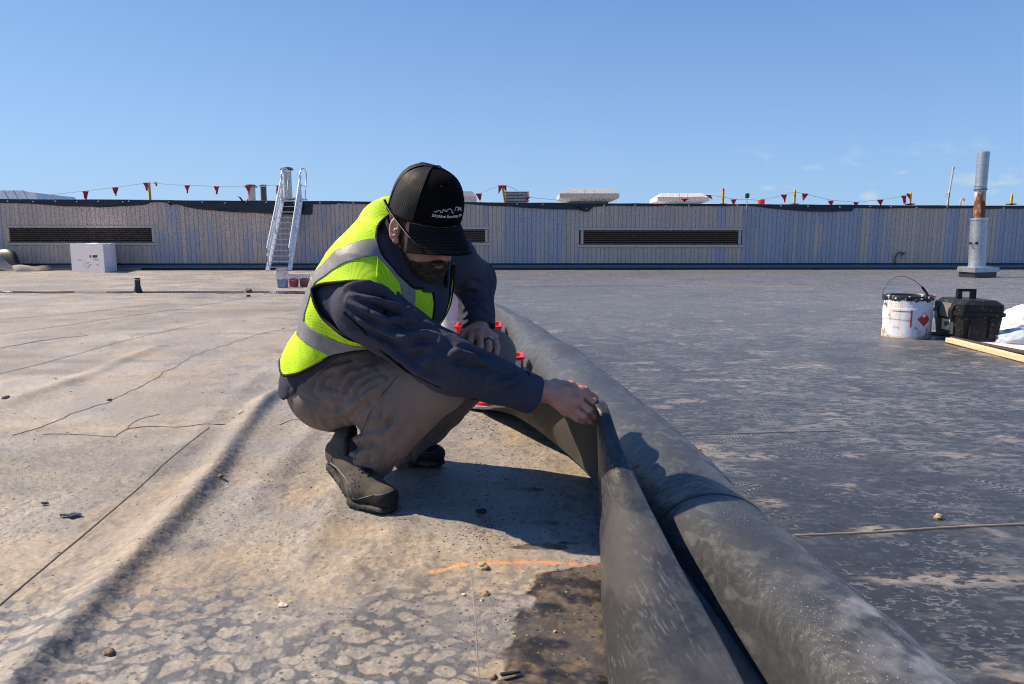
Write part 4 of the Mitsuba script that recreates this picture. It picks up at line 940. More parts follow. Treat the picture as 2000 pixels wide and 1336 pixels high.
for (x0, y0_, x1, y1_) in ((1742, 606, 1780, 606.6), (1779.4, 606, 1780.2, 640)):
    o0, o1 = oncan(x0, y0_), oncan(x1, y1_); w_ = r * abs(math.atan2(o1[1] - c[1], o1[0] - c[0]) - math.atan2(o0[1] - c[1], o0[0] - c[0])); h_ = max(abs(o1[2] - o0[2]), .0022); canpatch(x0, y0_, [(0, 0), (max(w_, .0022), 0), (max(w_, .0022), -h_), (0, -h_)], 'print_red', 'label_border')
for k in range(9): canpatch(1790, 645 + k * 1.9, [(0, 0), (.055 * (.6 + .4 * ((k * 7) % 5) / 5), 0), (.055 * (.6 + .4 * ((k * 7) % 5) / 5), .0022), (0, .0022)], 'lumber_grey', 'printed_line')
hl, hr_ = c + [-r * 1.04, 0, hh * .80], c + [r * 1.04, 0, hh * .82]
hp = spline([hl, W(1724, 585, c[1]), W(1729, 560, c[1]), W(1746, 543, c[1]), W(1759, 539.5, c[1]), W(1775, 543, c[1]), W(1795, 555, c[1]), W(1808, 570, c[1]), hr_], 60)
put('wire_handle', tube(hp, .0024, 6), 'duct_dark', 40, can); put('grip', tube(hp[45:54], .009, 10), 'black_rubber', 40, can)
for q_ in (hl, hr_): m = trimesh.creation.icosphere(subdivisions=2, radius=.014); m.apply_translation(q_); put('ear', m, 'zinc', 40, can)
# toolbox
def tb_col(p, n, uv):
    s_ = smoothstep(.66, .74, fbm(p.x * 120 + p.z * 30, p.y * 40, p.z * 60, 3)); return mix(mi.Color3f(.013, .013, .015) * (.8 + .5 * fbm(p.x * 20, p.y * 20, p.z * 20, 3)), (.15, .14, .13), s_ * .5 + .05 * smoothstep(.4, .7, fbm(p.x * 9, p.y * 9, p.z * 12, 3)))
mat('toolbox_plastic', base_color=proc(tb_col), roughness=.45, specular=.25)
A = G(1871, 664, .03); Bx = G(1960, 667, .03); Dx = G(1817, 650, .03)
ex, ey = nrm((Bx - A) * [1, 1, 0]), nrm((Dx - A) * [1, 1, 0]); L, D_ = np.linalg.norm(Bx - A), np.linalg.norm(Dx - A)
z0 = .030; H = W(1871, 584, A[1])[2] - z0; S = z0 + H * .66
def tq(a, b, z): return A * [1, 1, 0] + ex * a + ey * b + [0, 0, z]
def slab(i, z, ch=.02): return [tq(a, b, z) for a, b in ((i + ch, i), (L - i - ch, i), (L - i, i + ch), (L - i, D_ - i - ch), (L - i - ch, D_ - i), (i + ch, D_ - i), (i, D_ - i - ch), (i, i + ch))]
tb = thing('toolbox', 'black plastic toolbox with a top handle, padlock and a sticker, standing on the boards', 'toolbox')
put('body', hull(slab(.022, z0) + slab(.006, S - .02)), 'toolbox_plastic', False, tb)
put('rim', hull(slab(-.006, S - .022) + slab(-.006, S + .004)), 'toolbox_plastic', False, tb)
put('lid', hull(slab(.004, S + .006) + slab(.004, S + H * .20) + slab(.035, z0 + H * .965, .03)), 'toolbox_plastic', False, tb)
for k in (.30, .72): put('rib', hull([tq(L * k + a, b, z) for a in (-.018, .018) for b, z in ((-.006, z0 + .02), (.03, z0 + .02), (-.004, S - .03), (.03, S - .03))]), 'toolbox_plastic', False, tb)
hx0, hx1 = L * .22, L * .64; hz = z0 + H * .96; ht = W(1890, 567, A[1])[2]
hnd = cat_()if False else None
put('handle', hull([tq(a, D_ * .5 + b, z) for a in (hx0, hx1) for b in (-.014, .014) for z in (ht - .020, ht)]), 'toolbox_plastic', False, tb)
for a in (hx0, hx1 - .03): put('handle_post', hull([tq(a + q_, D_ * .5 + b, z) for q_ in (0, .03) for b in (-.016, .016) for z in (hz - .02, ht - .004)]), 'toolbox_plastic', False, tb)
mat('latch_grey', base_color=(.16, .155, .155), roughness=.4)
put('latch', hull([tq(o, b, z) for b in (D_ * .30, D_ * .66) for o, z in ((-.012, S - .045), (-.016, S), (-.004, S + H * .2), (.02, S + H * .2), (.02, S - .045))]), 'latch_grey', False, tb)
for b0 in (.20, .66): put('latch_housing', hull([tq(o, b, z) for b in (D_ * b0, D_ * (b0 + .12)) for o, z in ((-.016, S - .06), (-.02, S + .01), (.012, S + H * .25), (.02, S - .06))]), 'toolbox_plastic', False, tb)
mat('sticker_yellow', base_color=(.55, .55, .25), roughness=.5); mat('sticker_blue', base_color=(.03, .09, .16), roughness=.5)
put('recess', hull([tq(o, b, z) for b in (D_ * .22, D_ * .78) for z in (z0 + .03, S - .06) for o in (.004, .012)]), 'print_dark', False, tb)
st = put('sticker', hull([tq(o, b, z) for b in (D_ * .34, D_ * .62) for z in (z0 + .055, S - .062) for o in (.0015, .004)]), 'sticker_yellow', False, tb)
put('sticker_picture', hull([tq(o, b, z) for b, z in ((D_ * .36, z0 + .10), (D_ * .50, z0 + .075), (D_ * .52, S - .085), (D_ * .36, S - .080)) for o in (-.0005, .0015)]), 'sticker_blue', False, tb)
pc = tq(-.02, D_ * .74, S - .03); m = trimesh.creation.cylinder(.016, .016, sections=18); pl = thing('padlock', 'small steel padlock hanging from the toolbox latch', 'padlock')
put('body', place(m, pc - [0, 0, .022], ey, [0, 0, 1], ex), 'zinc', 40, pl); put('shackle', tube(spline([pc + ey * .010 - [0, 0, .014], pc + ey * .010 + [0, 0, .016], pc + [0, 0, .026], pc - ey * .010 + [0, 0, .016], pc - ey * .010 - [0, 0, .014]], 20), .003, 8), 'zinc', 40, pl)
# planks, bar and plastic sheet
def wood(p, n, uv):
    g = fbm(p.x * 4 + p.z * 80, p.y * 60, p.z * 90, 3); return mix((.50, .36, .20), (.68, .55, .36), g)
mat('fresh_wood', base_color=proc(wood), roughness=.7)
mat('weathered_wood', base_color=(.20, .165, .13), roughness=.8)
a, b = G(1852, 668, .012), G(2080, 727, .012); put('plank', bar(a + [0, 0, .016], b + [0, 0, .016], .045, .034, bev=.003), 'fresh_wood', False, None, 'pale new wooden plank lying in front of the toolbox', 'plank')
a, b = G(1812, 652, .010), G(2000, 664, .010); put('plank', bar(a + [0, .02, .012], b + [0, .05, .012], .12, .022, bev=.003), 'weathered_wood', False, None, 'weathered brown board under the toolbox', 'plank')
mat('pipe_brown', base_color=(.060, .046, .042), roughness=.5)
a, b = G(1858, 661, .035), G(2080, 706, .035); put('round_bar', tube([a, a + (b - a) * .3, a + (b - a) * .7 + [0, 0, .002], b], .0165, 16), 'pipe_brown', 40, None, 'dark round bar lying behind the pale plank', 'bar')
a, b = G(1970, 684, .02), G(2100, 690, .02); put('cardboard', bar(a + [0, .25, -.004], b + [0, .25, -.004], .40, .010), 'hood_pale', False, None, 'flat tan cardboard piece lying by the right edge', 'cardboard')
def bag(cx, cy, rx, ry, rz, sd, lab, bs):
    m = trimesh.creation.icosphere(subdivisions=5); v = m.vertices
    d = meshkit.fbm(v * 1.5 + sd, 3, sd) - .5; cr = np.abs(meshkit.fbm(v * 2.2 + sd * 3, 2, sd + 2) - .5)
    v = v * (1 + .45 * d - .16 * cr + .03)[:, None] * np.array([rx, ry, rz]); v[:, 2] = np.maximum(v[:, 2], -rz * .45) + rz * .45
    o = G(cx, cy, .01); put('plastic_sheet', tm(v + o + [0, ry * .8, 0], m.faces), bs, True, None, lab, 'plastic sheeting')
mat('sheet_white', base_color=(.80, .81, .84), roughness=.35, specular=.5); mat('sheet_blue', base_color=(.42, .47, .56), roughness=.22, specular=.6)
bag(2042, 650, .24, .2, .15, 3, 'crumpled white plastic sheeting behind the toolbox at the right edge', 'sheet_white')
bag(2022, 676, .20, .16, .08, 5, 'crumpled grey blue plastic sheeting below the white sheeting', 'sheet_blue')

# ------------------------------------------------------------------ loose stones and scraps
def earth(a, b): 
    def f(p, n, uv): return mix(a, b, fbm(p.x * 260, p.y * 260, p.z * 260, 3))
    return proc(f)
mat('stone_tan', base_color=earth((.26, .17, .09), (.48, .36, .22)), roughness=.9)
mat('stone_brown', base_color=earth((.14, .09, .06), (.34, .23, .15)), roughness=.9)
mat('stone_black', base_color=(.03, .03, .034), roughness=.8); mat('stone_white', base_color=(.62, .52, .42), roughness=.8)
def stone(px, py, w, sd, m_, lab, sq=(1, .75, .65), z=0.0):
    o = G(px, py, z); r_ = w / 2 / F * o[1]; m = rock(r_, sd, sq); m = rot(m, [0, 0, 1], sd * 1.7)
    zz = z if z > 0 else float(relief_at(o[0], o[1])[0]); m.apply_translation([o[0], o[1] + r_ * .4, zz - r_ * .05]); put('stone', m, m_, 50, None, lab, 'stone')
stone(211, 1280, 27, 3, 'stone_brown', 'largest brown stone at the foot of the fold in the left foreground')
stone(944, 1111, 24, 5, 'stone_tan', 'crumbly tan clod lying on the orange paint line', (1, .9, .7))
stone(947, 1163, 20, 7, 'stone_tan', 'tan stone below the orange line')
stone(550, 1184, 19, 9, 'stone_white', 'pale stone in the middle of the foreground', (1.2, .7, .5))
stone(941, 1004, 20, 11, 'stone_black', 'black lump lying in the worker\'s shadow')
stone(430, 940, 14, 13, 'stone_brown', 'small brown stone against the fold')
stone(1834, 1014, 17, 15, 'stone_tan', 'tan clod on the black membrane, above the long seam', (1, .8, .8), .006)
stone(1367, 880, 9, 17, 'stone_tan', 'small tan stone on the black membrane next to the rolled fold', (1, .8, .7), .006)
stone(962, 1328, 18, 19, 'stone_brown', 'dark crumb of earth at the bottom edge beside a black stick')
stone(905, 1163, 9, 20, 'stone_white', 'tiny pale stone left of the tan one')
stone(941, 1174, 10, 21, 'stone_white', 'tiny pale stone in front of the tan one')
stone(1002, 1240, 9, 22, 'stone_tan', 'tan pebble at the border of the wet patch'); stone(1084, 1234, 9, 23, 'stone_tan', 'tan pebble on the wet patch')
stone(470, 812, 11, 24, 'stone_white', 'pale stone beside the upper end of the fold'); stone(483, 570, 20, 25, 'stone_brown', 'brown clump in the gutter of water', (1.4, .8, .5)); stone(484, 579, 9, 26, 'stone_black', 'black crumb below the brown clump')
stone(10, 781, 16, 27, 'stone_black', 'black crumb at the left edge of the picture', (1.6, .7, .4)); stone(213, 782, 9, 28, 'stone_black', 'black crumb on the irregular crack')
stone(1167, 725, 12, 29, 'stone_white', 'pale chip on the black membrane beyond the hand', (1.8, .6, .5), .006)
def scrap(pts, th, bs, nm, lab, cat='scrap'):
    q = np.array([G(a, b)[:2] for a, b in pts]); m = prism(q, th); v = m.vertices; v[:, 2] += relief_at(v[:, 0], v[:, 1]) + .003 + .006 * meshkit.noise(np.c_[v[:, :2] * 40, 0 * v[:, 0]], 5); put(nm, tm(v, m.faces), bs, False, None, lab, cat)
scrap([(116, 1008), (134, 1006), (143, 1004), (158, 1005), (160, 1008), (148, 1010), (138, 1013), (130, 1010), (118, 1011)], .002, 'black_rubber', 'rubber_scrap', 'torn black rubber scrap left of the thin seam')
scrap([(80, 986), (92, 984.5), (96, 985.5), (84, 988)], .004, 'black_rubber', 'rubber_scrap', 'sliver of black rubber above the torn scrap')
scrap([(977, 1327), (1012, 1319), (1017, 1322), (980, 1331)], .004, 'black_rubber', 'stick', 'black stick lying at the bottom edge by the wet patch', 'stick')
# grit: too many to count
rg = np.random.RandomState(5); gm = {k: [] for k in range(3)}
proto = [rock(1.0, 40 + k) for k in range(5)]; proto = [tm(*(lambda s_: (s_.vertices, s_.faces))(hull(k.vertices[::14]))) for k in proto]
pts = []
for k in range(1100):
    px, py = rg.uniform(0, 1180), 600 + 736 * rg.uniform() ** .8; pts.append((px, py, 1.4 + 4.2 * rg.uniform() ** 2))
for k in range(420): pts.append((rg.normal(938, 26), rg.uniform(900, 1336), rg.uniform(1.0, 4.6)))
for k in range(160): pts.append((rg.normal(948, 16), rg.normal(1025, 22), rg.uniform(1.5, 5.5)))
for k in range(70): pts.append((rg.normal(940, 18), rg.normal(825, 18), rg.uniform(2, 6)))
for k in range(80): pts.append((rg.normal(1030, 60), rg.normal(1240, 50), rg.uniform(2, 6)))
for px, py, w in pts:
    o = G(px, py)
    if o[0] > float(edge_x(o[1])) - .03: continue
    r_ = min(w / 2 / F * o[1], .012); m = proto[rg.randint(5)].copy(); a_ = rg.uniform(0, 6.3); v = m.vertices * r_ * np.array([1, .8, .75]); v = v @ np.array([[math.cos(a_), math.sin(a_), 0], [-math.sin(a_), math.cos(a_), 0], [0, 0, 1]])
    gm[rg.choice(3, p=[.45, .33, .22])].append(tm(v + [o[0], o[1], float(relief_at(o[0], o[1])[0]) - r_ * .15], m.faces))
for k, m_ in enumerate(('stone_black', 'stone_brown', 'stone_tan')):
    put('grit', cat_(*gm[k]), m_, False, None, ['black grit scattered over the muddy roof', 'brown grit scattered over the muddy roof', 'tan grit scattered over the muddy roof'][k], 'grit', kind='stuff')
# ------------------------------------------------------------------ the worker: skeleton from the picture
PEL, BEL, CHE, UPP = W(664, 738, 2.02), W(694, 668, 1.98), W(732, 580, 1.935), W(774, 508, 1.925)
NS, EL, WRI = W(714, 604, 1.735), W(868, 708, 1.70), W(1036, 769, 1.832)
FS, EF, WRF = W(880, 505, 2.06), W(926, 548, 2.22), W(934, 640, 2.10)
HN, KN, AN = W(656, 768, 1.935), W(858, 748, 1.745), W(716, 905, 1.868)
HF, KF, AF = W(700, 745, 2.12), W(958, 694, 2.05), W(792, 880, 2.165)
SP = nrm(UPP - PEL); LR = nrm(NS - FS); LR = nrm(LR - SP * (LR @ SP)); FR_ = nrm(np.cross(SP, LR)); FR_ = FR_ if FR_[0] > 0 else -FR_
TB = np.stack([LR, FR_, SP], 1)
def torso(p):
    d = ell(p, PEL + FR_ * .01, (.175, .140, .150), TB)
    d = smin(d, ell(p, BEL + FR_ * .015, (.165, .135, .150), TB), .09)
    d = smin(d, ell(p, CHE, (.195, .145, .170), TB), .09)
    d = smin(d, ell(p, W(806, 586, 1.955), (.130, .070, .100), TB), .06)
    d = smin(d, ell(p, UPP - FR_ * .015, (.165, .095, .095), TB), .07)
    d = smin(d, ell(p, W(756, 436, 1.955), (.075, .05, .055), TB), .05)
    d = smin(d, caps(p, UPP + LR * .10 - SP * .02, NS, .060, .066), .05)
    d = smin(d, caps(p, UPP - LR * .08 - SP * .02, FS, .060, .066), .05)
    return d
def bone(v, a, b):
    """for the points v near the bone a-b: how far along (m), the angle about it, the distance from it."""
    z = nrm(b - a); x = nrm(np.cross(z, [0, 1, 0])); y = np.cross(z, x); q = v - a
    t = q @ z; return t, np.arctan2(q @ y, q @ x), np.linalg.norm(q - t[:, None] * z, axis=1)
def ridge(x): return 1 - np.abs(2 * x - 1)
def folds(v, a, b, ft, tw, fa, seed, sharp=2.0):
    """drag folds round a limb: ft folds per metre along it, tw the slant, fa the breaks about it."""
    t, an, r = bone(v, a, b); q = np.stack([t * ft + an * tw, np.cos(an) * fa + 5, np.sin(an) * fa + 5], -1)
    return 1 - np.exp(-(sharp + .6) * np.abs(2 * meshkit.fbm(q, 2, seed) - 1) * 1.6)
def sight(mesh, pts, step=.005):
    """photo positions dropped onto a mesh along the line of sight."""
    res = []; N = vnorm(mesh)
    for px, py in pts:
        d = nrm(ray(px, py)); q = mesh.vertices - CAM; t = q @ d; r = np.linalg.norm(q - t[:, None] * d, axis=1)
        k = np.where((r < .007) & ((N @ d) < .1))[0]; k = k if len(k) else np.array([int(np.argmin(r))]); res.append(mesh.vertices[k[np.argmin(t[k])]])
    return resample(np.array(res), step, False, 3)
def creases(mesh, curves):
    """cloth folds: each curve raises a rounded ridge with a trough along its lower side."""
    v, n = np.array(mesh.vertices), vnorm(mesh); add = np.zeros(len(v))
    for pts, amp, w in curves:
        c = sight(mesh, pts); d, i = cKDTree(c).query(v, distance_upper_bound=w * 5); ok = np.isfinite(d); i = np.minimum(i, len(c) - 1)
        u = i / (len(c) - 1); env = np.sin(np.clip(u, .02, .98) * np.pi) ** .55; x = d / w
        g = np.where(ok, np.exp(-x ** 2) - .62 * np.exp(-((x - 1.75) / .8) ** 2), 0)
        add += amp * env * g
    return tm(v + n * add[:, None], mesh.faces)
def bell(x, c, w): return np.exp(-((x - c) / w) ** 2)

# ------------------------------------------------------------------ cloth
def weave(f, h):
    def g(p, n, uv): return fbm(p.x * f, p.y * f, p.z * f, 3) + 1.9 * dr.abs(2 * fbm(p.x * 21 + p.z * 9, p.y * 21, p.z * 34 - p.x * 12, 3) - 1)
    return proc(g, .001)
def cloth_col(a, b, f=14):
    def g(p, n, uv): return mix(a, b, fbm(p.x * f, p.y * f, p.z * f, 4) * .6 + .4 * noise(p.x * 420, p.y * 420, p.z * 420))
    return proc(g)
matb('softshell', weave(330, 1), .0006, base_color=cloth_col((.037, .040, .062), (.065, .069, .099)), roughness=.8, sheen=.10, specular=.08)
matb('trouser', weave(420, 1), .0005, base_color=cloth_col((.158, .122, .108), (.214, .169, .151)), roughness=.8, sheen=.1, specular=.1)
def mesh_net(p, n, uv):
    """the open knit of the vest: rows of small holes."""
    a = p.x * .52 - p.y * .27 + p.z * .81; b = p.x * -.54 - p.y * .84 + p.z * .05; c = p.x * .8 + p.y * -.45 - p.z * .6
    s_ = 2 * math.pi / .0078
    g = dr.sin(a * s_) * dr.sin((b + c * .5) * s_)
    return mix((.50, .80, .016), (.26, .46, .006), smoothstep(.25, .75, g))
mat('vest_yellow', base_color=proc(mesh_net), roughness=.7, sheen=.3)
mat('vest_plain', base_color=(.52, .82, .016), roughness=.65)
def retro(p, n, uv): return mix((.17, .17, .185), (.25, .25, .27), fbm(p.x * 60, p.y * 60, p.z * 60, 3))
mat('reflective', base_color=proc(retro), roughness=.5)
mat('piping_black', base_color=(.010, .010, .012), roughness=.6, specular=.12)
def skin_col(p, n, uv):
    a = fbm(p.x * 70, p.y * 70, p.z * 70, 4); b = fbm(p.x * 22, p.y * 22, p.z * 22, 2); return mix(mix((.43, .19, .125), (.60, .315, .225), a), (.50, .165, .115), smoothstep(.5, .7, b) * .5)
def skin_bump(p, n, uv): return fbm(p.x * 260, p.y * 260, p.z * 260, 3)
matb('skin', proc(skin_bump, .0007), .0007, base_color=proc(skin_col), roughness=.48, specular=.45)
person = thing('person', 'man in yellow safety vest, dark jacket and black cap crouching to lift the membrane', 'person')

# the jacket: trunk, sleeves, tail; one surface
def jacket(p):
    d = torso(p)
    q = (p - CHE) @ TB; d = d - .021 * bell(q[:, 0] + .075, 0, .048) * np.clip((q[:, 1] - .02) / .05, 0, 1)
    d = smin(d, ell(p, PEL - SP * .02 - FR_ * .012, (.179, .143, .150), TB), .02)
    q = (p - CHE) @ TB; low = q[:, 2] - np.interp(q[:, 1], [-.15, -.06, -.03, 0, .024, .05, .10, .2], [-.395, -.375, -.330, -.245, -.185, -.140, -.095, -.07])
    d = smax(d, -low, .008)
    arm = smin(caps(p, NS, EL, .078, .070), caps(p, EL, WRI, .070, .053), .03)
    fa = smin(caps(p, FS, EF, .072, .064), caps(p, EF, WRF + (WRF - EF) * .02, .064, .050), .03)
    d = smin(d, arm, .035); d = smin(d, fa, .035)
    # sleeves end in a plane at the cuff
    for a, b in ((EL, WRI), (EF, WRF)):
        z = nrm(b - a); near_ = np.linalg.norm(p - b, axis=1) < .13
        d = np.where(near_, smax(d, (p - b) @ z, .004), d)
    return d
jm = surf(jacket, (-.80, 1.50, .12), (.20, 2.50, .90), .0042)
v = jm.vertices; n = vnorm(jm)
tA, aA, rA = bone(v, NS, EL); tB, aB, rB = bone(v, EL, WRI); LA, LB = np.linalg.norm(EL - NS), np.linalg.norm(WRI - EL)
wA = np.clip((.125 - rA) / .03, 0, 1) * np.clip((tA + .04) / .05, 0, 1) * np.clip((LA + .02 - tA) / .05, 0, 1)
wB = np.clip((.115 - rB) / .03, 0, 1) * np.clip((tB + .03) / .05, 0, 1) * np.clip((LB - .01 - tB) / .03, 0, 1)
tC, aC, rC = bone(v, EF, WRF); LC = np.linalg.norm(WRF - EF); wC = np.clip((.10 - rC) / .03, 0, 1) * np.clip((LC - .005 - tC) / .03, 0, 1)
dsp = .017 * wA * folds(v, NS, EL, 6, 1.9, 1.1, 11, 2.2) * (.55 + .45 * bell(tA, .06, .14)) + .011 * wA * folds(v, NS, EL, 17, -1.6, 1.3, 13)
dsp += .020 * wB * folds(v, EL, WRI, 10, 1.5, 1.2, 17, 1.8) * (.35 + .65 * bell(tB, .05, .13)) + .009 * wB * folds(v, EL, WRI, 19, -1.2, 1.4, 19) - .011 * wB - .012 * wA
dsp += .018 * wC * folds(v, EF, WRF, 16, 1.0, 1.2, 23, 1.8) - .008 * wC
dsp += .005 * (meshkit.fbm(v * 16, 3, 3) - .5) + .002 * (meshkit.fbm(v * 60, 2, 9) - .5)
tail = np.clip(1 - ((v - PEL) @ SP + .11) / .14, 0, 1); dsp += .012 * tail * (ridge(meshkit.fbm(v * np.array([11, 11, 5]), 2, 31)) - .5)
jm = tm(v + n * (dsp * .5)[:, None], jm.faces)
FO = .0165
jm = creases(jm, [(c, a * FO, w * .9) for c, a, w in (
    (((672, 556), (712, 552), (746, 560), (778, 578)), 1.0, .012), (((678, 570), (729, 583), (786, 597), (816, 604)), 1.2, .011), (((677, 580), (715, 609), (757, 627), (786, 618), (805, 610)), 1.2, .012),
    (((701, 628), (743, 648), (786, 655), (823, 645), (860, 650), (872, 664)), 1.2, .013), (((775, 660), (803, 680), (831, 672), (857, 660)), .7, .016), (((806, 728), (829, 710), (846, 686), (866, 664)), .75, .018),
    (((872, 715), (880, 690), (897, 676)), .6, .017), (((883, 680), (899, 690), (924, 698), (961, 716)), .8, .013), (((969, 718), (965, 738), (962, 752)), .6, .013), (((977, 756), (1000, 748), (1020, 733)), .8, .010),
    (((740, 680), (790, 715), (830, 740), (870, 755)), .6, .012), (((905, 600), (925, 590), (950, 594)), .8, .011), (((900, 622), (925, 614), (955, 618)), .8, .010), (((893, 570), (915, 560), (945, 566)), .7, .012),
    (((575, 770), (585, 785), (592, 795)), .7, .010), (((598, 750), (606, 775), (608, 790)), .7, .010))])
put('jacket', jm, 'softshell', True, person, label='dark navy softshell jacket')
def ring_on(b, a, r0, nm, bs, tr=.003, off=0.0):
    z = nrm(b - a); x = nrm(np.cross(z, [0, 1, 0])); y = np.cross(z, x); c = b + z * off
    an = np.linspace(0, 2 * np.pi, 40, endpoint=False); put(nm, tube(c + np.outer(np.cos(an), x) * r0 + np.outer(np.sin(an), y) * r0, tr, 6, True), bs, 40, person)
# cuffs: open ends with a dark inside and a hem
for a, b, r_ in ((EL, WRI, .0455), (EF, WRF, .0435)):
    z = nrm(b - a); x = nrm(np.cross(z, [0, 1, 0])); y = np.cross(z, x); an = np.linspace(0, 2 * np.pi, 56, endpoint=False)
    wv = 1 + .05 * np.sin(3 * an + 1) + .03 * np.sin(5 * an)
    pr = [(r_ + .008, -.045), (r_ + .0085, -.012), (r_ + .0075, .004), (r_ + .004, .006), (r_ + .002, -.002), (r_ * .55, -.012)]
    vv = np.stack([b + z * h + np.outer(np.cos(an) * q * wv, x) + np.outer(np.sin(an) * q * wv, y) for q, h in pr])
    put('cuff', tm(vv.reshape(-1, 3), grid_faces(len(pr), 56, True)), 'softshell', 50, person)

# the trousers
mat('seam_brown', base_color=(.070, .058, .053), roughness=.9, specular=.1)
def trousers(p):
    d = ell(p, PEL - SP * .02, (.170, .135, .135), TB)
    d = smin(d, ell(p, BEL + FR_ * .015, (.155, .125, .14), TB), .08); d = smax(d, (p - CHE) @ SP + .03, .01)
    ln = smin(caps(p, HN, KN, .096, .070), caps(p, KN, AN, .072, .058), .035)
    lf = smin(caps(p, HF, KF, .100, .068), caps(p, KF, AF, .074, .060), .035)
    # the calf pressed against the thigh
    ln = smin(ln, caps(p, HN * .45 + KN * .55 - [0, 0, .03], AN * .55 + KN * .45 + (HN - KN) * .12, .060, .062), .05)
    d = smin(smin(d, ln, .06), lf, .06)
    for a, b in ((KN, AN), (KF, AF)):
        z = nrm(b - a); near_ = np.linalg.norm(p - b, axis=1) < .12
        d = np.where(near_, smax(d, (p - b - z * .03) @ z, .004), d)
    return d
pm = surf(trousers, (-.80, 1.55, .02), (.12, 2.40, .62), .0042)
v = pm.vertices; n = vnorm(pm)
t1, a1, r1 = bone(v, HN, KN); L1 = np.linalg.norm(KN - HN); t2, a2, r2 = bone(v, KN, AN); L2 = np.linalg.norm(AN - KN)
on1 = np.clip((.15 - r1) / .04, 0, 1) * np.clip((t1 + .08) / .06, 0, 1) * np.clip((L1 * .88 - t1) / .08, 0, 1)
on2 = np.clip((.12 - r2) / .03, 0, 1) * np.clip(t2 / .08, 0, 1) * np.clip((L2 + .03 - t2) / .02, 0, 1)
t3, a3, r3 = bone(v, KF, AF); on3 = np.clip((.12 - r3) / .03, 0, 1) * np.clip(t3 / .08, 0, 1)
dsp = .016 * on1 * folds(v, HN, KN, 24, .9, .9, 41, 1.7) * (.35 + .65 * bell(t1, .05, .10)) + .010 * on1 * folds(v, HN, KN, 9, -1.2, 1.0, 43) - .010 * on1
dsp += .014 * on2 * folds(v, KN, AN, 12, 1.2, 1.1, 47, 1.8) * (.3 + .7 * np.clip(t2 / L2, 0, 1)) + .010 * on2 * bell(t2, L2 - .03, .03) * folds(v, KN, AN, 22, .5, 1.2, 49) - .006 * on2
dsp += .012 * on3 * (folds(v, KF, AF, 12, 1.2, 1.1, 53) - .5) + .004 * (meshkit.fbm(v * 14, 3, 6) - .5) + .0018 * (meshkit.fbm(v * 60, 2, 9) - .5)
pm = tm(v + n * (dsp * .6)[:, None], pm.faces)
pm = creases(pm, [(c, a * FO * .9, w * .95) for c, a, w in (
    (((612, 765), (631, 727), (659, 708)), .75, .009), (((630, 760), (645, 722), (672, 706)), .6, .008), (((643, 750), (657, 720), (689, 708)), .75, .008), (((655, 766), (680, 731), (715, 714)), .85, .009), (((680, 765), (697, 743), (729, 724)), .75, .008), (((696, 768), (713, 750), (740, 734)), .65, .008),
    (((668, 800), (690, 790), (712, 770), (745, 748)), .7, .011), (((640, 815), (668, 812), (690, 800)), .6, .010), (((669, 850), (694, 862), (738, 852), (770, 830)), .8, .013), (((668, 880), (690, 888), (725, 880)), .7, .012), (((667, 915), (704, 902), (738, 902)), .8, .010), (((700, 860), (730, 830), (760, 800)), .5, .014), (((720, 890), (760, 850), (800, 810)), .5, .014))])
put('trousers', pm, 'trouser', True, person, label='grey brown work trousers')
PMK = cKDTree(pm.vertices); PMN = vnorm(pm)
def snap(K, mesh, N, p, out):
    d, i = K.query(np.asarray(p)); return mesh.vertices[i] + N[i] * out
def onmesh(K, mesh, N, pts, out, step=.006, yfront=True):
    """photo positions dropped onto the mesh along the line of sight, smoothed into a line."""
    res = []
    for px, py in pts:
        d = nrm(ray(px, py)); q = mesh.vertices - CAM; t = q @ d; r = np.linalg.norm(q - t[:, None] * d, axis=1)
        k = np.where((r < .007) & ((N @ d) < .1))[0]
        if len(k) == 0: k = np.array([int(np.argmin(r))])
        i = k[np.argmin(t[k])]; res.append(mesh.vertices[i] + N[i] * out)
    return resample(res, step, False, 2)
for k, pts in enumerate((((770, 735), (742, 770), (718, 810), (700, 850), (690, 890)),)):
    put('stitched_seam', tube(onmesh(PMK, pm, PMN, pts, .0010), .0011, 6), 'seam_brown', 40, person)
# trouser hems: dark inside
for a, b, r_ in ((KN, AN, .054), (KF, AF, .055)):
    z = nrm(b - a); x = nrm(np.cross(z, [0, 1, 0])); y = np.cross(z, x); an = np.linspace(0, 2 * np.pi, 56, endpoint=False); c = b + z * .028
    wv = 1 + .05 * np.sin(2 * an + 1) + .03 * np.sin(5 * an)
    pr = [(r_ + .006, -.028), (r_ + .0075, -.004), (r_ + .006, .005), (r_ + .002, .004), (r_ - .002, -.01)]
    vv = np.stack([c + z * h + np.outer(np.cos(an) * q * wv, x) + np.outer(np.sin(an) * q * wv, y) for q, h in pr])
    put('hem', tm(vv.reshape(-1, 3), grid_faces(len(pr), 56, True)), 'trouser', 50, person)

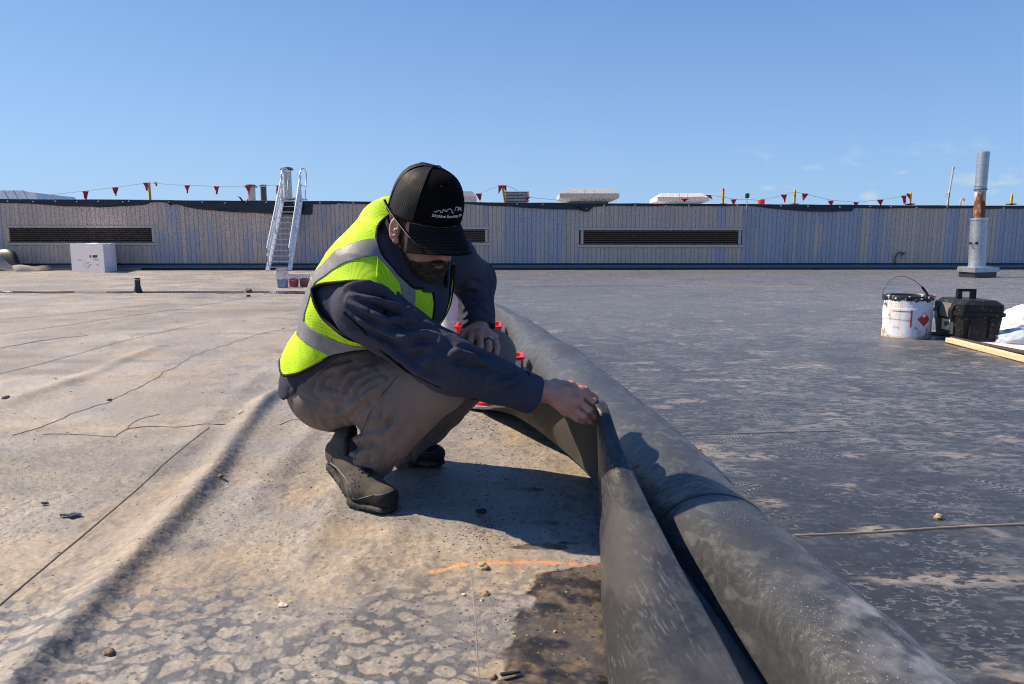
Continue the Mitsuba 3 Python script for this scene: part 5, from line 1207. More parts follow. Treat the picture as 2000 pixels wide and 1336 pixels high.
# the vest: a sheet over the trunk, cut out at the arms, neck, front and hem
vm = surf(lambda p: torso(p) - .014, (-.85, 1.45, .12), (.10, 2.45, .92), .0046)
v = vm.vertices; n = vnorm(vm)
loc = (v - CHE) @ TB; lat, fro, spi = loc.T
wr = ridge(meshkit.fbm(np.stack([lat * 7 + spi * 4, fro * 6 + spi * 3, spi * 9 - lat * 4], -1), 3, 61))
dv = .012 * (wr - .5) + .008 * (meshkit.fbm(v * 11, 3, 63) - .5)
hemx = np.clip(1 - (spi + .26) / .12, 0, 1); dv += .012 * hemx
v = v + n * dv[:, None]; vm = tm(v, vm.faces); loc = (v - CHE) @ TB; lat, fro, spi = loc.T
nsl, fsl, upl = (NS - CHE) @ TB, (FS - CHE) @ TB, (UPP - CHE) @ TB
def poly_sd(P):
    g = shapely.Polygon(P).buffer(.012).buffer(-.012); pt = shapely.points(np.stack([fro, spi], -1)); d = shapely.distance(g.exterior, pt); return np.where(shapely.contains(g, pt), -d, d)
hole = poly_sd([(-.090, -.004), (-.062, .028), (-.035, .050), (.029, .098), (.07, .122), (.112, .112), (.139, .085), (.165, .04), (.155, -.025), (.102, -.034), (.058, -.036), (-.001, -.040), (-.051, -.022)])
f_arm = np.where(lat > .045, hole, 1.0); f_arm2 = np.where(lat < -.065, np.minimum(hole, np.where(spi > -.05, lat + .120, 1.0)), 1.0)
f_neck = np.where(spi > .06, (np.sqrt(((lat - .026) / .122) ** 2 + ((fro - .045) / .094) ** 2) - 1) * .09, 1.0)
vw = np.interp(spi, [-.30, -.05, .04, .10, .20], [.018, .020, .034, .050, .080])
f_front = np.where(fro > .03, np.abs(lat + .045) - vw, 1.0)
f_hem = spi - np.interp(fro, [-.15, -.07, -.055, -.015, .024, .049, .091, .12, .2], [-.285, -.280, -.268, -.228, -.168, -.124, -.084, -.064, -.05])
field = np.minimum.reduce([f_arm, f_arm2, f_neck, f_front, f_hem])
vest = clip(vm, field)
vc = trimesh.graph.connected_components(vest.edges, min_len=1); big = max(vc, key=len)
msk = np.zeros(len(vest.vertices), bool); msk[big] = True
vest = tm(vest.vertices, vest.faces[msk[vest.faces].all(1)]); vest.remove_unreferenced_vertices()
vk = put('vest', solid(vest, .003), 'vest_yellow', True, person, label='fluorescent yellow mesh vest with grey reflective bands')
for l in loops(vest, 40):
    p = resample(vest.vertices[l], .006, True, 6); put('piping', tube(p, .0042, 8, True), 'piping_black', 40, vk)
loc = (vest.vertices - CHE) @ TB; lat, fro, spi = loc.T
def band(f, nm, bs, out, lev=0.0):
    m = clip(vest, f, lev)
    if len(m.faces): m = piece(m); put(nm, solid(m, .0022, out), bs, True, vk)
w = .0265
def piece(m):
    c = max(trimesh.graph.connected_components(m.edges, min_len=1), key=len); k = np.zeros(len(m.vertices), bool); k[c] = True; m = tm(m.vertices, m.faces[k[m.faces].all(1)]); m.remove_unreferenced_vertices(); return m
def along(P, mirror=False):
    c = resample(np.array(P), .004, False, 10); q_ = loc * np.array([-1, 1, 1]) if mirror else loc; return w - cKDTree(c).query(q_)[0]
SB = [(.075, .150, -.04), (.085, .142, .03), (.098, .122, .10), (.108, .104, .143), (.127, .078, .165), (.139, .019, .185), (.174, -.022, .152), (.178, -.061, .101), (.166, -.101, .026), (.168, -.095, -.043), (.156, -.095, -.100)]
WB_ = [(.0, .165, -.05), (.08, .150, -.06), (.15, .115, -.080), (.183, .074, -.095), (.193, .042, -.104), (.196, .005, -.109), (.185, -.036, -.116), (.150, -.095, -.135), (.08, -.135, -.142), (0, -.145, -.145), (-.08, -.135, -.142), (-.15, -.095, -.135), (-.185, -.03, -.116), (-.18, .08, -.095), (-.1, .15, -.07)]
fw_ = along(WB_); band(fw_, 'reflective_band', 'reflective', .0024)
for mr in (False, True): band(np.minimum(along(SB[6:] if mr else SB, mr), -fw_ - .001), 'shoulder_band', 'reflective', .0026)
put('neck_trim', tube(spline([W(722, 421, 1.95), W(730, 410, 1.945), W(740, 401, 1.94), W(748, 400, 1.93), W(750, 410, 1.92)], 20), .0062, 8), 'reflective', 40, vk)
VK_, VN_ = cKDTree(vest.vertices), vnorm(vest)
put('shoulder_seam', tube(sight(vest, [(743, 474), (740, 500), (735, 536)]) + TB[:, 2] * .002, .0014, 6), 'vest_plain', 40, vk)
JP = sight(jm, [(668, 606), (700, 642), (745, 692), (790, 728), (850, 758), (930, 784)]) - np.array([0, .003, 0]); put('sleeve_piping', tube(JP, .0030, 6), 'piping_black', 40, person)
# ------------------------------------------------------------------ head, face, beard, cap, glasses
HO = W(825, 440, 1.83); HF_ = nrm(np.array([.655, -.61, -.44])); HU = np.array([.235, -.36, .905]); HU = nrm(HU - HF_ * (HU @ HF_)); HR = np.cross(HF_, HU)
HB = np.stack([HR, HF_, HU], 1)
def hp_(r, f, u): return HO + HB @ np.array([r, f, u])
def hpts(a): return HO + np.asarray(a, float) @ HB.T
def head(p):
    q = (p - HO) @ HB; a = np.abs(q[:, 0]); m = np.stack([a, q[:, 1], q[:, 2]], -1)
    d = ell(m, [0, -.008, .028], (.076, .096, .100))
    d = smin(d, ell(m, [0, .032, -.040], (.064, .058, .075)), .03)
    d = smin(d, ell(m, [0, .056, -.082], (.044, .040, .034)), .025)
    d = smin(d, ell(m, [.030, .068, -.030], (.022, .020, .018)), .02)          # cheekbones
    d = smin(d, ell(m, [0, .084, .022], (.050, .014, .012)), .015)             # brow
    d = smax(d, -ell(m, [.032, .100, .004], (.018, .014, .011)), .012)         # eye sockets
    d = smin(d, ell(m, [.032, .080, .003], (.0125, .0125, .0125)), .003)
    d = smin(d, caps(m, [0, .092, .010], [0, .112, -.034], .0085, .0125), .010)
    d = smin(d, ell(m, [0, .117, -.036], (.0125, .0115, .0105)), .006); d = smin(d, ell(m, [.0125, .103, -.038], (.0085, .011, .008)), .005)
    d = smin(d, ell(m, [0, .093, -.064], (.024, .012, .0062)), .005); d = smin(d, ell(m, [0, .092, -.075], (.021, .012, .0068)), .005)
    d = smin(d, ell(m, [0, .078, -.103], (.022, .018, .016)), .012)            # chin
    d = smin(d, caps(p, hp_(0, -.030, -.06), UPP + SP * .03 + FR_ * .01, .058, .062), .03)
    # ears
    e = ell(m, [.083, -.006, -.006], (.0115, .019, .033)); e = smax(e, -ell(m, [.094, .000, .000], (.010, .011, .020)), .004)
    e = smin(e, ell(m, [.088, .004, -.006], (.006, .005, .007)), .004); e = smin(e, ell(m, [.082, .006, -.034], (.008, .009, .010)), .005)
    return smin(d, e, .006)
hm = surf(head, HO - .21, HO + .21, .0026); hv, hn = hm.vertices, vnorm(hm)
def face_col(p, n, uv):
    a = fbm(p.x * 90, p.y * 90, p.z * 90, 4); b = fbm(p.x * 26, p.y * 26, p.z * 26, 2)
    return mix(mix((.42, .22, .16), (.58, .35, .27), a), (.50, .17, .13), smoothstep(.48, .7, b) * .55)
scene['skin_face'] = {'type': 'twosided', 'bsdf': {'type': 'principled', 'base_color': proc(face_col), 'roughness': .45, 'specular': .45}}
put('head', hm, 'skin_face', True, person)
q = (hv - HO) @ HB; a = np.abs(q[:, 0])
nz = meshkit.fbm(hv * 70, 3, 5) - .5
# beard: below a line from the sideburn to the moustache
line = np.interp(q[:, 1], [-.05, -.005, .02, .05, .075, .10, .13], [-.02, -.022, -.056, -.072, -.064, -.052, -.050]) + .012 * nz
mouth = np.linalg.norm((np.stack([a, q[:, 1], q[:, 2]], -1) - [0, .103, -.0695]) / [.021, .03, .0050], axis=1) - 1
fb = np.minimum.reduce([line - q[:, 2], q[:, 1] + .002 + .02 * nz, q[:, 2] + .135, mouth * .01, .0001 + np.where((a > .074) & (q[:, 1] < .02) & (q[:, 2] > -.046), -.01, .01)])
bm = clip(hm, fb); bn = vnorm(bm); bq = (bm.vertices - HO) @ HB
thk = .001 + .006 * np.clip((-.055 - bq[:, 2]) / .05, 0, 1) + .0024 * (meshkit.fbm(bm.vertices * 240, 2, 7) - .3)
bm = tm(bm.vertices + bn * thk[:, None], bm.faces)
def hair_col(p, n, uv): return mix((.030, .019, .014), (.135, .085, .056), smoothstep(.35, .75, noise(p.x * 520, p.y * 520, p.z * 180) * .6 + .4 * fbm(p.x * 60, p.y * 60, p.z * 60, 2)))
mat('hair', base_color=proc(hair_col), roughness=.5)
bk = put('beard', bm, 'hair', True, person, label='short dark beard')
rs = np.random.RandomState(2)
def strands(m, k, L, r, down, nm, parent):
    N = vnorm(m); i = rs.randint(len(m.vertices), size=k); p = m.vertices[i]; d = nrm(N[i] * .75 + down + rs.normal(0, .35, (k, 3))); s = nrm(np.cross(d, rs.normal(0, 1, (k, 3))))
    l = L * rs.uniform(.5, 1.2, k)[:, None]; v = np.stack([p - s * r, p + s * r, p + d * l * .6 + s * r * .6 - N[i] * 0, p + d * l], 1).reshape(-1, 3); b = np.arange(k)[:, None] * 4
    f = np.vstack([b + [0, 1, 2], b + [0, 2, 3]]); put(nm, tm(v, f), 'hair', False, parent, kind='stuff')
strands(bm, 5200, .007, .00045, -HU * .6 + HF_ * .2, 'beard_hair', bk)
# close cropped hair at the side and back, below the cap
fh = np.minimum.reduce([-(q[:, 1] - .022) + .012 * nz, q[:, 2] + .055 + .01 * nz + np.where(q[:, 1] > -.03, .03, 0), np.where((a > .0775) & (np.abs(q[:, 1] + .004) < .03), -.01, .01), .06 - q[:, 2]])
cm = clip(hm, fh); cm = tm(cm.vertices + vnorm(cm) * (.0022 + .002 * (meshkit.fbm(cm.vertices * 260, 2, 3) - .4))[:, None], cm.faces); ck = put('hair', cm, 'hair', True, person, label='short dark hair below the cap')
strands(cm, 2500, .005, .0004, -HU * .8, 'hair_strands', ck)
# cap
mat('cap_black', base_color=(.0045, .0045, .0052), roughness=.85, specular=.06)
def net(p, n, uv):
    s_ = dr.sin(uv.x * 2 * math.pi * 110); t_ = dr.sin(uv.y * 2 * math.pi * 34); return mix((.012, .012, .013), (.048, .048, .050), smoothstep(-.2, .6, s_ * .7 + t_ * .3))
mat('cap_net', base_color=proc(net), roughness=.6, specular=.15)
def brim_col(p, n, uv): return mix((.022, .022, .023), (.060, .059, .058), fbm(p.x * 300, p.y * 300, p.z * 300, 2))
mat('cap_brim', base_color=(.012, .012, .013), roughness=.8, sheen=.15, specular=.1)
mat('thread_white', base_color=(.80, .80, .82), roughness=.6)
def crown(th, ph, out=0.0):
    """the cap's surface: th about the head from its front towards its right, ph from rim to top."""
    th, ph = np.broadcast_arrays(np.asarray(th, float), np.asarray(ph, float)); c, s = np.cos(ph) ** .72, np.sin(ph) ** .95
    fr = np.cos(th); rx = .0925 * np.sin(th); fx = np.where(fr > 0, .108, .102) * fr
    lean = .010 * np.sin(ph * 2) * np.clip(fr, 0, 1)
    rim_u = .032 + .012 * fr * (1 - s)
    P = np.stack([rx * c, fx * c + lean - .004, rim_u + .127 * s], -1)
    g = P - np.array([0, -.004, .05]); return hpts(P + nrm(g) * out)
cap = thing('cap', 'x', 'x'); labels.pop(cap); used.discard(cap); cap = numbered(person + '__cap')
def panel(t0, t1, nt, nm, bs, label=None):
    th, ph = np.meshgrid(np.linspace(t0, t1, nt), np.linspace(0, math.pi / 2 - .02, 36), indexing='xy'); P = crown(th, ph)
    wr_ = meshkit.fbm(P * np.array([22, 22, 14]), 3, 71) - .5; P = P + (P - HO - HU * .05) * (.06 * wr_ * (1 if bs == 'cap_net' else .35))[..., None]
    m = tm(P.reshape(-1, 3), grid_faces(36, nt)); m = m if (vnorm(m)[18 * nt + nt // 2] @ (P[18, nt // 2] - HO)) > 0 else tm(m.vertices, m.faces[:, ::-1])
    return put(nm, solid(m, .0016), bs, True, person if nm == 'cap' else cap, label=label, uv=np.tile(np.stack([th / 6.2832, ph], -1).reshape(-1, 2), (2, 1)))
T0 = math.radians(58)
used.discard(cap)
assert panel(-T0, T0, 60, 'cap', 'cap_black', 'black cap with a white stitched skyline and firm name') == cap
panel(T0, math.pi * 2 - T0, 150, 'mesh_back', 'cap_net', 'ribbed mesh back of the cap')
for th in (T0, -T0, 0, T0 + .95, -T0 - .95, math.pi):
    put('seam', tube(crown(np.full(30, th), np.linspace(.02, math.pi / 2 - .04, 30), .0008), .0013, 6), 'cap_black', 40, cap)
put('rim', tube(crown(np.linspace(T0, 2 * math.pi - T0, 60), np.full(60, .01), -.0005), .003, 8), 'cap_black', 40, cap)
bt = trimesh.creation.icosphere(subdivisions=3, radius=1); put('button', place(tm(bt.vertices * [.0085, .0085, .0045], bt.faces), crown(0, math.pi / 2 - .01, .001), HR, HF_, HU), 'cap_black', True, cap)
for th in (.42, -.42): 
    c = crown(th, .95, .0006); an = np.linspace(0, 2 * np.pi, 16, endpoint=False); g = nrm(c - HO - HU * .04); x = nrm(np.cross(g, HU)); y = np.cross(g, x)
    put('eyelet', tube(c + np.outer(np.cos(an), x) * .003 + np.outer(np.sin(an), y) * .003, .0009, 6, True), 'cap_net', 40, cap)
# brim
uu, vv_ = np.meshgrid(np.linspace(-1, 1, 60), np.linspace(0, 1, 22)); th = uu * math.radians(62)
base = np.stack([.0915 * np.sin(th), .108 * np.cos(th) - .006, .029 + .012 * np.cos(th)], -1)
tip = np.stack([.080 * np.sin(uu * 1.36) , .100 * np.cos(th) + .080 * np.clip(np.cos(uu * math.pi / 2 * .985), 0, 1) ** .85, .006 + 0 * th], -1)
B = base + (tip - base) * vv_[..., None]; B[..., 2] -= .050 * uu ** 2 * (.04 + .96 * vv_) * 1.0 - .006 * np.sin(vv_ * math.pi) 
bm_ = tm(hpts(B.reshape(-1, 3)), grid_faces(22, 60)); bm_ = bm_ if vnorm(bm_)[11 * 60 + 30] @ HU > 0 else tm(bm_.vertices, bm_.faces[:, ::-1])
br = put('brim', solid(bm_, .0035), 'cap_brim', 40, cap)
for k in range(7):
    j = 6 + k * 2; row_ = hpts(B[j, 3:57]) + HU * .0006; put('stitching', tube(row_, .0007, 5), 'cap_black', 40, br)
put('edge', tube(hpts(B[-1]) - HU * .0015, .0022, 8), 'cap_black', 40, br)
# the print on the front
def oncap(m, width, cu, lift, dth=0.0):
    v = m.vertices - [m.bounds[:, 0].mean(), 0, 0]; v = v * (width / (m.extents[0]))
    th = -v[:, 0] / .102 + dth; ph = np.arcsin(np.clip((v[:, 1] + cu) / .134, 0, .97)); out = lift + np.clip(v[:, 2], 0, .0008)
    P = np.stack([crown(a_, b_, o_) for a_, b_, o_ in zip(th, ph, out)]); return tm(P, m.faces)
tx = meshkit.text_mesh('Skyline Roofing Inc', .0085, .0008); tx = tx.subdivide_to_size(.012)
# the reading direction runs from the head's right to its left, as one sees it from the front
put('lettering', oncap(tx, .102, .028, .0008, .10), 'thread_white', False, cap, label='white lettering Skyline Roofing Inc')
sk = np.array([(-.041, 0), (-.034, 0), (-.034, .004), (-.026, .004), (-.026, 0), (-.021, 0), (-.021, .008), (-.016, .008), (-.016, .004), (-.011, .004), (-.011, .008), (-.004, .011), (0, .009), (.003, .006), (.003, 0), (.009, 0), (.009, .007), (.013, .007), (.013, .014), (.022, .014), (.022, .004), (.027, .012), (.030, .005), (.034, .012), (.034, .003), (.041, .003)])
sp_ = resample(np.c_[sk, 0 * sk[:, 0]], .0012, False, 0); P = np.stack([crown(-x * 1.2 / .102 + .10, math.asin((y * 1.15 + .043) / .134), .0012) for x, y, _ in sp_])
put('skyline_print', tube(P, .0007, 6), 'thread_white', False, cap, label='white stitched outline of a skyline')
# glasses
mat('frame_dark', base_color=(.02, .02, .022), roughness=.25, specular=.7); mat('frame_pale', base_color=(.62, .64, .68), roughness=.3, specular=.6)
mat('lens', base_color=(.008, .008, .010), roughness=.06, specular=.7)
gl_ = numbered(person + '__glasses')
used.discard(gl_)
for s_ in (1, -1):
    pth = spline(hpts([(s_ * .0905, -.060, .050), (s_ * .0925, -.02, .034), (s_ * .088, .03, .014), (s_ * .080, .072, -.002), (s_ * .066, .092, -.012)]), 30)
    if s_ == 1: put('glasses', sweep(pth, circ(8) * [.0048, .0028]), 'frame_dark', 40, person, label='dark sunglasses with a pale streaked temple arm'); gl_ = person + '__glasses'
    else: put('temple', sweep(pth, circ(8) * [.0035, .0022]), 'frame_dark', 40, gl_)
    put('temple_trim', sweep(pth[:24] + HR * s_ * .003 + HU * .001, circ(8) * [.0016, .0009]), 'frame_pale', 40, gl_)
    th = np.linspace(.10, .98, 18); lens = np.array([[(s_ * .072 * np.sin(t_), .108 * np.cos(t_ * .62) + .0, z_) for t_ in th] for z_ in np.linspace(-.030, .004, 10) ]); lens[..., 2] -= .006 * 0
    put('lens', solid(tm(hpts(lens.reshape(-1, 3)), grid_faces(10, 18)), .0018), 'lens', 40, gl_)
# collar of the jacket, standing round the neck, open at the front
NB = UPP + SP * .035 + FR_ * .004; CZ = nrm(SP * .75 + HU * .5); CX = nrm(LR - CZ * (LR @ CZ)); CY = np.cross(CZ, CX); CY = CY if CY @ FR_ > 0 else -CY
an, hh_ = np.meshgrid(np.linspace(math.radians(14), math.radians(346), 90), np.linspace(0, 1, 16))
rad = .116 + .008 * np.abs(np.cos(an / 2)) - .034 * hh_; hgt = -.045 + hh_ * (.110 + .02 * np.clip(-np.cos(an), 0, 1)); fw_ = .020 + .018 * np.clip(np.cos(an), 0, 1) * (1 - hh_ * .3)
C = NB + (np.sin(an) * rad * 1.02)[..., None] * CX + (np.cos(an) * rad * .98 + fw_ - .005)[..., None] * CY + hgt[..., None] * CZ
C = C + ((meshkit.fbm(C * 30, 3, 5) - .5) * .010)[..., None] * (np.sin(an)[..., None] * CX + np.cos(an)[..., None] * CY)
cmz = tm(C.reshape(-1, 3), grid_faces(16, 90)); col = put('collar', solid(cmz, .006), 'softshell', 40, person, label='standing jacket collar')
put('collar_edge', tube(C[-1, 1:-1], .0034, 8), 'softshell', 40, col)
for j in (0, -1): put('zip', tube(C[1:, j], .0026, 6), 'piping_black', 40, col)
# ------------------------------------------------------------------ hands
def hand(chains, palm, fore, lo_hi_from, h=.0019):
    """chains: per finger, joints and radii; palm: groups of joints hulled by smooth capsules; fore: the wrist and forearm."""
    def f(p):
        d = np.full(len(p), 9.0)
        for a, b, ra, rb in palm: d = smin(d, caps(p, a, b, ra, rb), .013)
        for a, b, ra, rb in fore: d = smin(d, caps(p, a, b, ra, rb), .016)
        e = np.full(len(p), 9.0)
        for js, rs_ in chains:
            c = np.full(len(p), 9.0)
            for k in range(len(js) - 1):
                c = smin(c, caps(p, js[k], js[k + 1], rs_[k], rs_[k + 1]), .003)
            for k in range(1, len(js) - 1): c = smin(c, np.linalg.norm(p - js[k], axis=1) - rs_[k] * 1.06, .003)
            e = smin(e, c, .0012)
        return smin(d, e, .0055)
    P = np.array([j for js, _ in chains for j in js] + [x for a, b, _, _ in fore for x in (a, b)])
    m = surf(f, P.min(0) - .05, P.max(0) + .05, h); v, n = m.vertices, vnorm(m)
    t = meshkit.fbm(v * 95, 3, 3) - .5
    return tm(v + n * (.0012 * t)[:, None], m.faces)
def tendons(mesh, pairs, hgt=.0016, w=.0035):
    v, n = mesh.vertices, vnorm(mesh); d = np.zeros(len(v))
    for a, b in pairs:
        ba = b - a; t = np.clip(((v - a) @ ba) / (ba @ ba), 0, 1); r = np.linalg.norm(v - a - t[:, None] * ba, axis=1); d += hgt * np.exp(-(np.maximum(r - .012, 0) / w) ** 2) * np.sin(np.clip(t, 0, 1) * np.pi) ** .5
    return tm(v + n * d[:, None], mesh.faces)
def nail(tip, prev, up, w=.0058, l=.0085):
    z = nrm(tip - prev); u = nrm(up - z * (up @ z)); x = np.cross(z, u); a, b = np.meshgrid(np.linspace(-1, 1, 9), np.linspace(-.6, 1, 9)); rr_ = .0078
    P = tip + z * (b * l * .5)[..., None] * (1 - .0 * a ** 2)[..., None] + np.sin(a * .85)[..., None] * x * rr_ * (1 - .25 * np.clip(b, 0, 1) ** 2)[..., None] + (np.cos(a * .85) * rr_ + .0003 - .0015 * np.clip(b, 0, 1))[..., None] * u
    return solid(tm(P.reshape(-1, 3), grid_faces(9, 9)), .0008, .0004)
mat('nail', base_color=(.58, .36, .30), roughness=.3, specular=.6)
# right hand, pinching the edge of the flap
wr0 = W(1030, 768, 1.828); wr1 = W(1062, 763, 1.832)
R = dict(i=[W(1134, 764, 1.846), W(1158, 784, 1.838), W(1168, 799, 1.846), W(1176, 808, 1.854)], m=[W(1127, 781, 1.830), W(1151, 801, 1.820), W(1163, 813, 1.832), W(1171, 820, 1.842)],
    r=[W(1117, 795, 1.826), W(1141, 813, 1.815), W(1153, 822, 1.826), W(1160, 826, 1.838)], p=[W(1105, 804, 1.828), W(1127, 818, 1.822), W(1138, 823, 1.829), W(1146, 826, 1.838)],
    t=[W(1084, 750, 1.862), W(1116, 752, 1.880), W(1143, 762, 1.886), W(1164, 775, 1.882)])
rad = dict(i=(.0122, .0098, .0086, .0068), m=(.0122, .0100, .0086, .0068), r=(.0115, .0094, .0082, .0065), p=(.0105, .0082, .0072, .0058), t=(.0135, .0115, .0105, .0075))
pl_ = [(wr1, R[k][0], .0190, rad[k][0] * 1.02) for k in 'imrp'] + [(R['i'][0], R['m'][0], .0122, .0122), (R['m'][0], R['r'][0], .012, .0115), (R['r'][0], R['p'][0], .0112, .0102), (wr1, R['t'][0], .019, .0155),
    (wr1 + [.01, .012, -.008], (R['m'][0] + R['r'][0]) / 2 + [-.012, .016, -.010], .019, .014)]
rh = hand([(R[k], rad[k]) for k in 'imrpt'], pl_, [(wr0 + (wr0 - wr1) * .9, wr0, .036, .0315), (wr0, wr1, .0315, .0265)], None)
rh = tendons(rh, [(wr1, R[k][0]) for k in 'imrp']); rhk = put('right_hand', rh, 'skin', True, person, label='bare right hand pinching the membrane edge')
put('fingernail', nail(R['i'][3], R['i'][2], np.array([-.2, -.8, .5])), 'nail', True, rhk)
# left hand, resting on the knee
UPK = np.array([.002, -.020, .003])
w0, w1 = W(934, 622, 2.125), W(936, 640, 2.085)
Lh = dict(i=[W(921, 653, 2.030), W(917, 672, 1.992), W(917, 684, 1.978), W(918, 692, 1.974)], m=[W(937, 654, 2.022), W(938, 677, 1.982), W(937, 691, 1.970), W(936, 701, 1.968)],
    r=[W(952, 657, 2.024), W(954, 679, 1.982), W(951, 693, 1.971), W(948, 702, 1.969)], p=[W(965, 660, 2.032), W(970, 679, 1.994), W(969, 690, 1.984), W(967, 698, 1.981)],
    t=[W(921, 645, 2.060), W(906, 650, 2.040), W(898, 662, 2.022), W(902, 675, 2.012)])
Lh = {k: [q_ + UPK for q_ in j_] for k, j_ in Lh.items()}
pl_ = [(w1, Lh[k][0], .0185, rad[k][0] * 1.02) for k in 'imrp'] + [(Lh['i'][0], Lh['m'][0], .0122, .0122), (Lh['m'][0], Lh['r'][0], .012, .0115), (Lh['r'][0], Lh['p'][0], .0112, .0102), (w1, Lh['t'][0], .018, .0150)]
lh = hand([(Lh[k], rad[k]) for k in 'imrpt'], pl_, [(w0 + (w0 - w1) * .8, w0, .034, .030), (w0, w1, .030, .025)], None)
lh = tendons(lh, [(w1, Lh[k][0]) for k in 'imrp']); lhk = put('left_hand', lh, 'skin', True, person, label='bare left hand resting on the knee')
for k in 'imrpt': put('fingernail', nail(Lh[k][3], Lh[k][2], np.array([-.1, -.9, .3]) if k != 't' else np.array([-.5, -.8, .2])), 'nail', True, lhk)
a, b = Lh['r'][0], Lh['r'][1]; c = a + (b - a) * .45; z = nrm(b - a); x = nrm(np.cross(z, [0, 1, 0])); y = np.cross(z, x); an = np.linspace(0, 2 * np.pi, 36, endpoint=False)
mat('ring_dark', base_color=(.03, .035, .05), roughness=.3, metallic=.8)
put('finger_ring', sweep(c + np.outer(np.cos(an), x) * .0112 + np.outer(np.sin(an), y) * .0112, circ(8) * [.0014, .0030], True), 'ring_dark', 40, lhk, label='dark band on the ring finger')

# ------------------------------------------------------------------ shoes
def slabcap(p, a, b, ra, rb, up, k):
    """a capsule flattened by k along up."""
    z = nrm(b - a); u = nrm(up - z * (up @ z)); q = (p - a); q = q + np.outer((q @ u) * (k - 1), u); return caps(q + a, a, b, ra, rb)
def suede(p, n, uv): return mix((.062, .056, .047), (.112, .100, .082), fbm(p.x * 60, p.y * 60, p.z * 60, 4))
matb('suede', weave(500, 1), .0006, base_color=proc(suede), roughness=.9)
mat('shoe_dark', base_color=(.018, .018, .020), roughness=.6, specular=.2); mat('shoe_trim', base_color=(.22, .22, .23), roughness=.6)
def sole_col(p, n, uv): return mix((.022, .022, .024), (.080, .074, .066), smoothstep(.5, .7, fbm(p.x * 40, p.y * 40, p.z * 40, 3)) * .8)
mat('sole_rubber', base_color=proc(sole_col), roughness=.75)
mat('lace', base_color=(.17, .17, .19), roughness=.7); mat('shoe_orange', base_color=(.75, .26, .02), roughness=.5)
def shoe(heel, ball, toe, ankle, lateral, lab, near):
    """heel, ball and toe: points on the underside of the sole along the middle of the foot."""
    up = np.array([0, 0, 1.0]); f1, f2 = nrm(ball - heel), nrm(toe - ball); u1 = nrm(np.cross(lateral, f1)); u1 = u1 if u1[2] > 0 else -u1; u2 = nrm(np.cross(lateral, f2)); u2 = u2 if u2[2] > 0 else -u2
    hc, bc, tc = heel + u1 * .056 + f1 * .006, ball + u2 * .050, toe + u2 * .040 - f2 * .032
    mid = heel * .45 + ball * .55 + u1 * .062
    def upper(p):
        d = smin(caps(p, hc, mid, .0395, .038), caps(p, mid, bc, .038, .0425), .03)
        d = smin(d, slabcap(p, bc, tc, .0430, .0345, u2, 1.12), .03)
        d = smin(d, caps(p, hc + u1 * .012, hc + u1 * .050 + f1 * .008, .040, .036), .02); d = smin(d, caps(p, ankle * .5 + hc * .5 + u1 * .01, ankle - u1 * .01, .042, .047), .03)
        cut = np.minimum((p - heel) @ u1 + 0 * .01, 9); cut2 = (p - ball) @ u2
        s_ = (p - ball) @ (f1 + f2)
        return smax(d, np.where(s_ < 0, .012 - cut, .012 - cut2), .006)
    P = np.array([heel, ball, toe, ankle]); m = surf(upper, P.min(0) - .09, P.max(0) + .10, .0030)
    v, n = m.vertices, vnorm(m); m = tm(v + n * (.0030 * (meshkit.fbm(v * 42, 3, 5) - .5))[:, None], m.faces)
    k = put('shoe', m, 'suede' if near else 'shoe_dark', True, person, label=lab); N = vnorm(m); K = cKDTree(m.vertices)
    def sole(p):
        d = smin(slabcap(p, heel + u1 * .012 + f1 * .010, heel * .35 + ball * .65 + u1 * .010, .0375, .036, u1, 2.6), slabcap(p, heel * .3 + ball * .7 + u1 * .010, ball + u2 * .010, .036, .0442, u2, 2.8), .02)
        d = smin(d, slabcap(p, ball + u2 * .010, toe - f2 * .034 + u2 * .013, .0442, .0358, u2, 2.6), .02)
        w = np.sin(((p - ball) @ f1) * 2 * np.pi / .017) * .5 + .5
        return d
    sm_ = surf(sole, P[:3].min(0) - .09, P[:3].max(0) + .09, .0028); sv, sn = sm_.vertices, vnorm(sm_)
    dn = np.clip(-(sn @ up), 0, 1); tr = np.sin(((sv - ball) @ f1) * 2 * np.pi / .016) * np.sin(((sv - ball) @ lateral) * 2 * np.pi / .022); sv = sv + sn * (.0022 * (tr > .0) * (dn > .3) + .0012 * (meshkit.fbm(sv * 80, 2, 4) - .5))[:, None]
    sk_ = put('sole', tm(sv, sm_.faces), 'sole_rubber', 40, k)
    # rubber toe bumper and heel cup, lifted off the upper
    s1 = (m.vertices - ball) @ f2; hgt = (m.vertices - ball) @ u2; hh_ = (m.vertices - heel) @ u1; sb = (m.vertices - heel) @ f1; la = (m.vertices - ball) @ lateral
    def over(fld, nm, bs, out=.0016, th=.0022):
        c_ = clip(m, fld); 
        if len(c_.faces) < 10: return
        kk = put(nm, solid(c_, th, out), bs, True, k)
        for l in loops(c_, 20)[:1]: put('stitched_edge', tube(resample(c_.vertices[l], .004, True, 4) , .0012, 6, True), 'shoe_trim' if nm != 'toe_bumper' else 'shoe_trim', 40, kk)
    over(np.minimum(s1 + .002 - 0.0, .030 + .020 * np.clip((s1 - .02) / .06, 0, 1) - hgt + .010 * np.cos(la * 40)), 'toe_cap', 'shoe_dark')
    over(np.minimum.reduce([.032 - sb, .075 - hh_, hh_ - .010]), 'heel_cup', 'suede' if near else 'shoe_dark')
    # tongue and collar
    cz = nrm(ankle - (hc * .4 + mid * .6)); cx = nrm(f1 - cz * (f1 @ cz)); cy = np.cross(cz, cx); an = np.linspace(0, 2 * np.pi, 40, endpoint=False)
    cc = hc * .62 + mid * .38 + u1 * .042
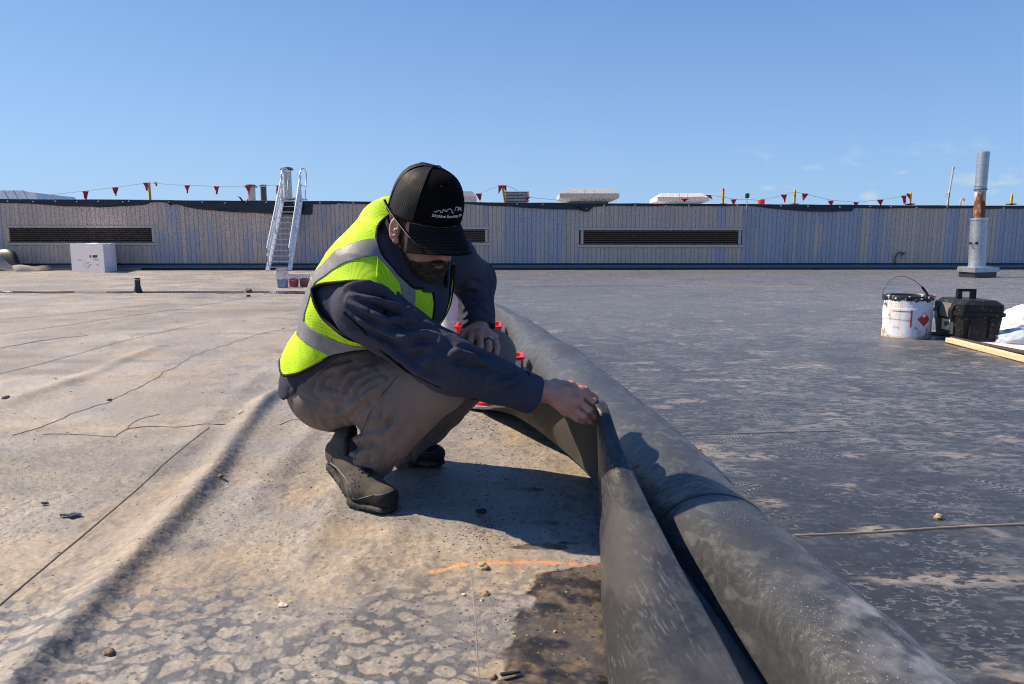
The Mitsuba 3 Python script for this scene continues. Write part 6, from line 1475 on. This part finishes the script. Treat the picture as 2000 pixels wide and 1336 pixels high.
    ring_ = cc + np.outer(np.cos(an), cx) * .046 + np.outer(np.sin(an), cy) * .038 + np.outer(np.clip(-np.cos(an), 0, 1), u1) * .018 + np.outer(np.clip(np.cos(an), 0, 1), u1) * .022
    put('collar', tube(ring_, .008, 10, True), 'shoe_dark', 40, k)
    tb_ = hc - f1 * .040 + u1 * .050; put('heel_tab', bar(tb_ - u1 * .022, tb_ + u1 * .016, .018, .005, up=f1, bev=.001), 'shoe_dark', False, k)
    # laces
    def top_at(f, l): 
        q_ = ball + (f1 if f < 0 else f2) * f + lateral * l + (u1 if f < 0 else u2) * .16
        d_ = (m.vertices - q_) @ (u1 if f < 0 else u2); t_ = m.vertices - q_ - np.outer(d_, (u1 if f < 0 else u2)); r_ = np.linalg.norm(t_, axis=1); kk = np.where(r_ < .006)[0]
        i = kk[np.argmax(d_[kk])] if len(kk) else int(np.argmin(r_)); return m.vertices[i] + N[i] * .0022
    ton = np.array([[top_at(f, l) for l in np.linspace(-.016, .016, 7)] for f in np.linspace(-.085, .012, 16)]); put('tongue', solid(tm(ton.reshape(-1, 3), grid_faces(16, 7)), .003, .001), 'shoe_dark', 40, k)
    for j, f in enumerate(np.linspace(-.072, .002, 5)):
        for s_ in (1, -1): put('lace', tube(resample([top_at(f - .006 * s_ * 0, -.019 * s_), top_at(f + .007, 0) + u1 * .002, top_at(f + .014, .019 * s_)], .004, False, 2), .0017, 6), 'lace', 40, k)
    kn = top_at(-.070, 0)
    for s_ in (1, -1): put('lace_loop', tube(spline([kn, kn + lateral * .014 * s_ + u1 * .008 + f1 * .004, kn + lateral * .030 * s_ + f1 * .016 - u1 * .004, kn + lateral * .020 * s_ + f1 * .022, kn + f1 * .004], 18), .0016, 6), 'lace', 40, k)
    return m, N, k
lat_n = nrm(np.array([-.72, -.69, 0]))
sm1, sn1, sk1 = shoe(np.array([-.512, 1.925, .062]), np.array([-.405, 1.800, .004]), np.array([-.312, 1.722, .006]), AN + [.0, .0, -.005], np.array([-.64, -.77, 0.0]), 'worn grey brown suede shoe with a raised heel', True)
KS = cKDTree(sm1.vertices)
for pts in (((642, 905), (655, 915), (672, 935), (682, 960), (690, 978)), ((672, 990), (690, 1003), (715, 1010), (740, 1006), (762, 993))): put('piping', tube(onmesh(KS, sm1, sn1, pts, .0016, .004), .0016, 6), 'shoe_trim', 40, sk1)
for px, py in ((667, 938), (663, 951), (671, 948), (667, 958), (674, 957), (667, 966), (673, 964), (680, 962), (672, 974), (680, 972), (686, 951)):
    q_ = onmesh(KS, sm1, sn1, [(px + 16, py - 24), (px + 16.5, py - 24)], -.0016)[0]; m = trimesh.creation.icosphere(subdivisions=2, radius=.0034); m.apply_translation(q_); put('vent_hole', m, 'print_dark', True, sk1)
a_ = onmesh(KS, sm1, sn1, [(672, 1000), (682, 1004)], .0075); put('orange_mark', tube(a_, .003, 6), 'shoe_orange', 40, sk1)
shoe(np.array([-.425, 2.225, .050]), np.array([-.325, 2.165, .006]), np.array([-.222, 2.105, .008]), AF + [0, 0, -.005], nrm(np.array([-.45, -.89, 0.0])), 'dark shoe of the far foot, in shade', False)
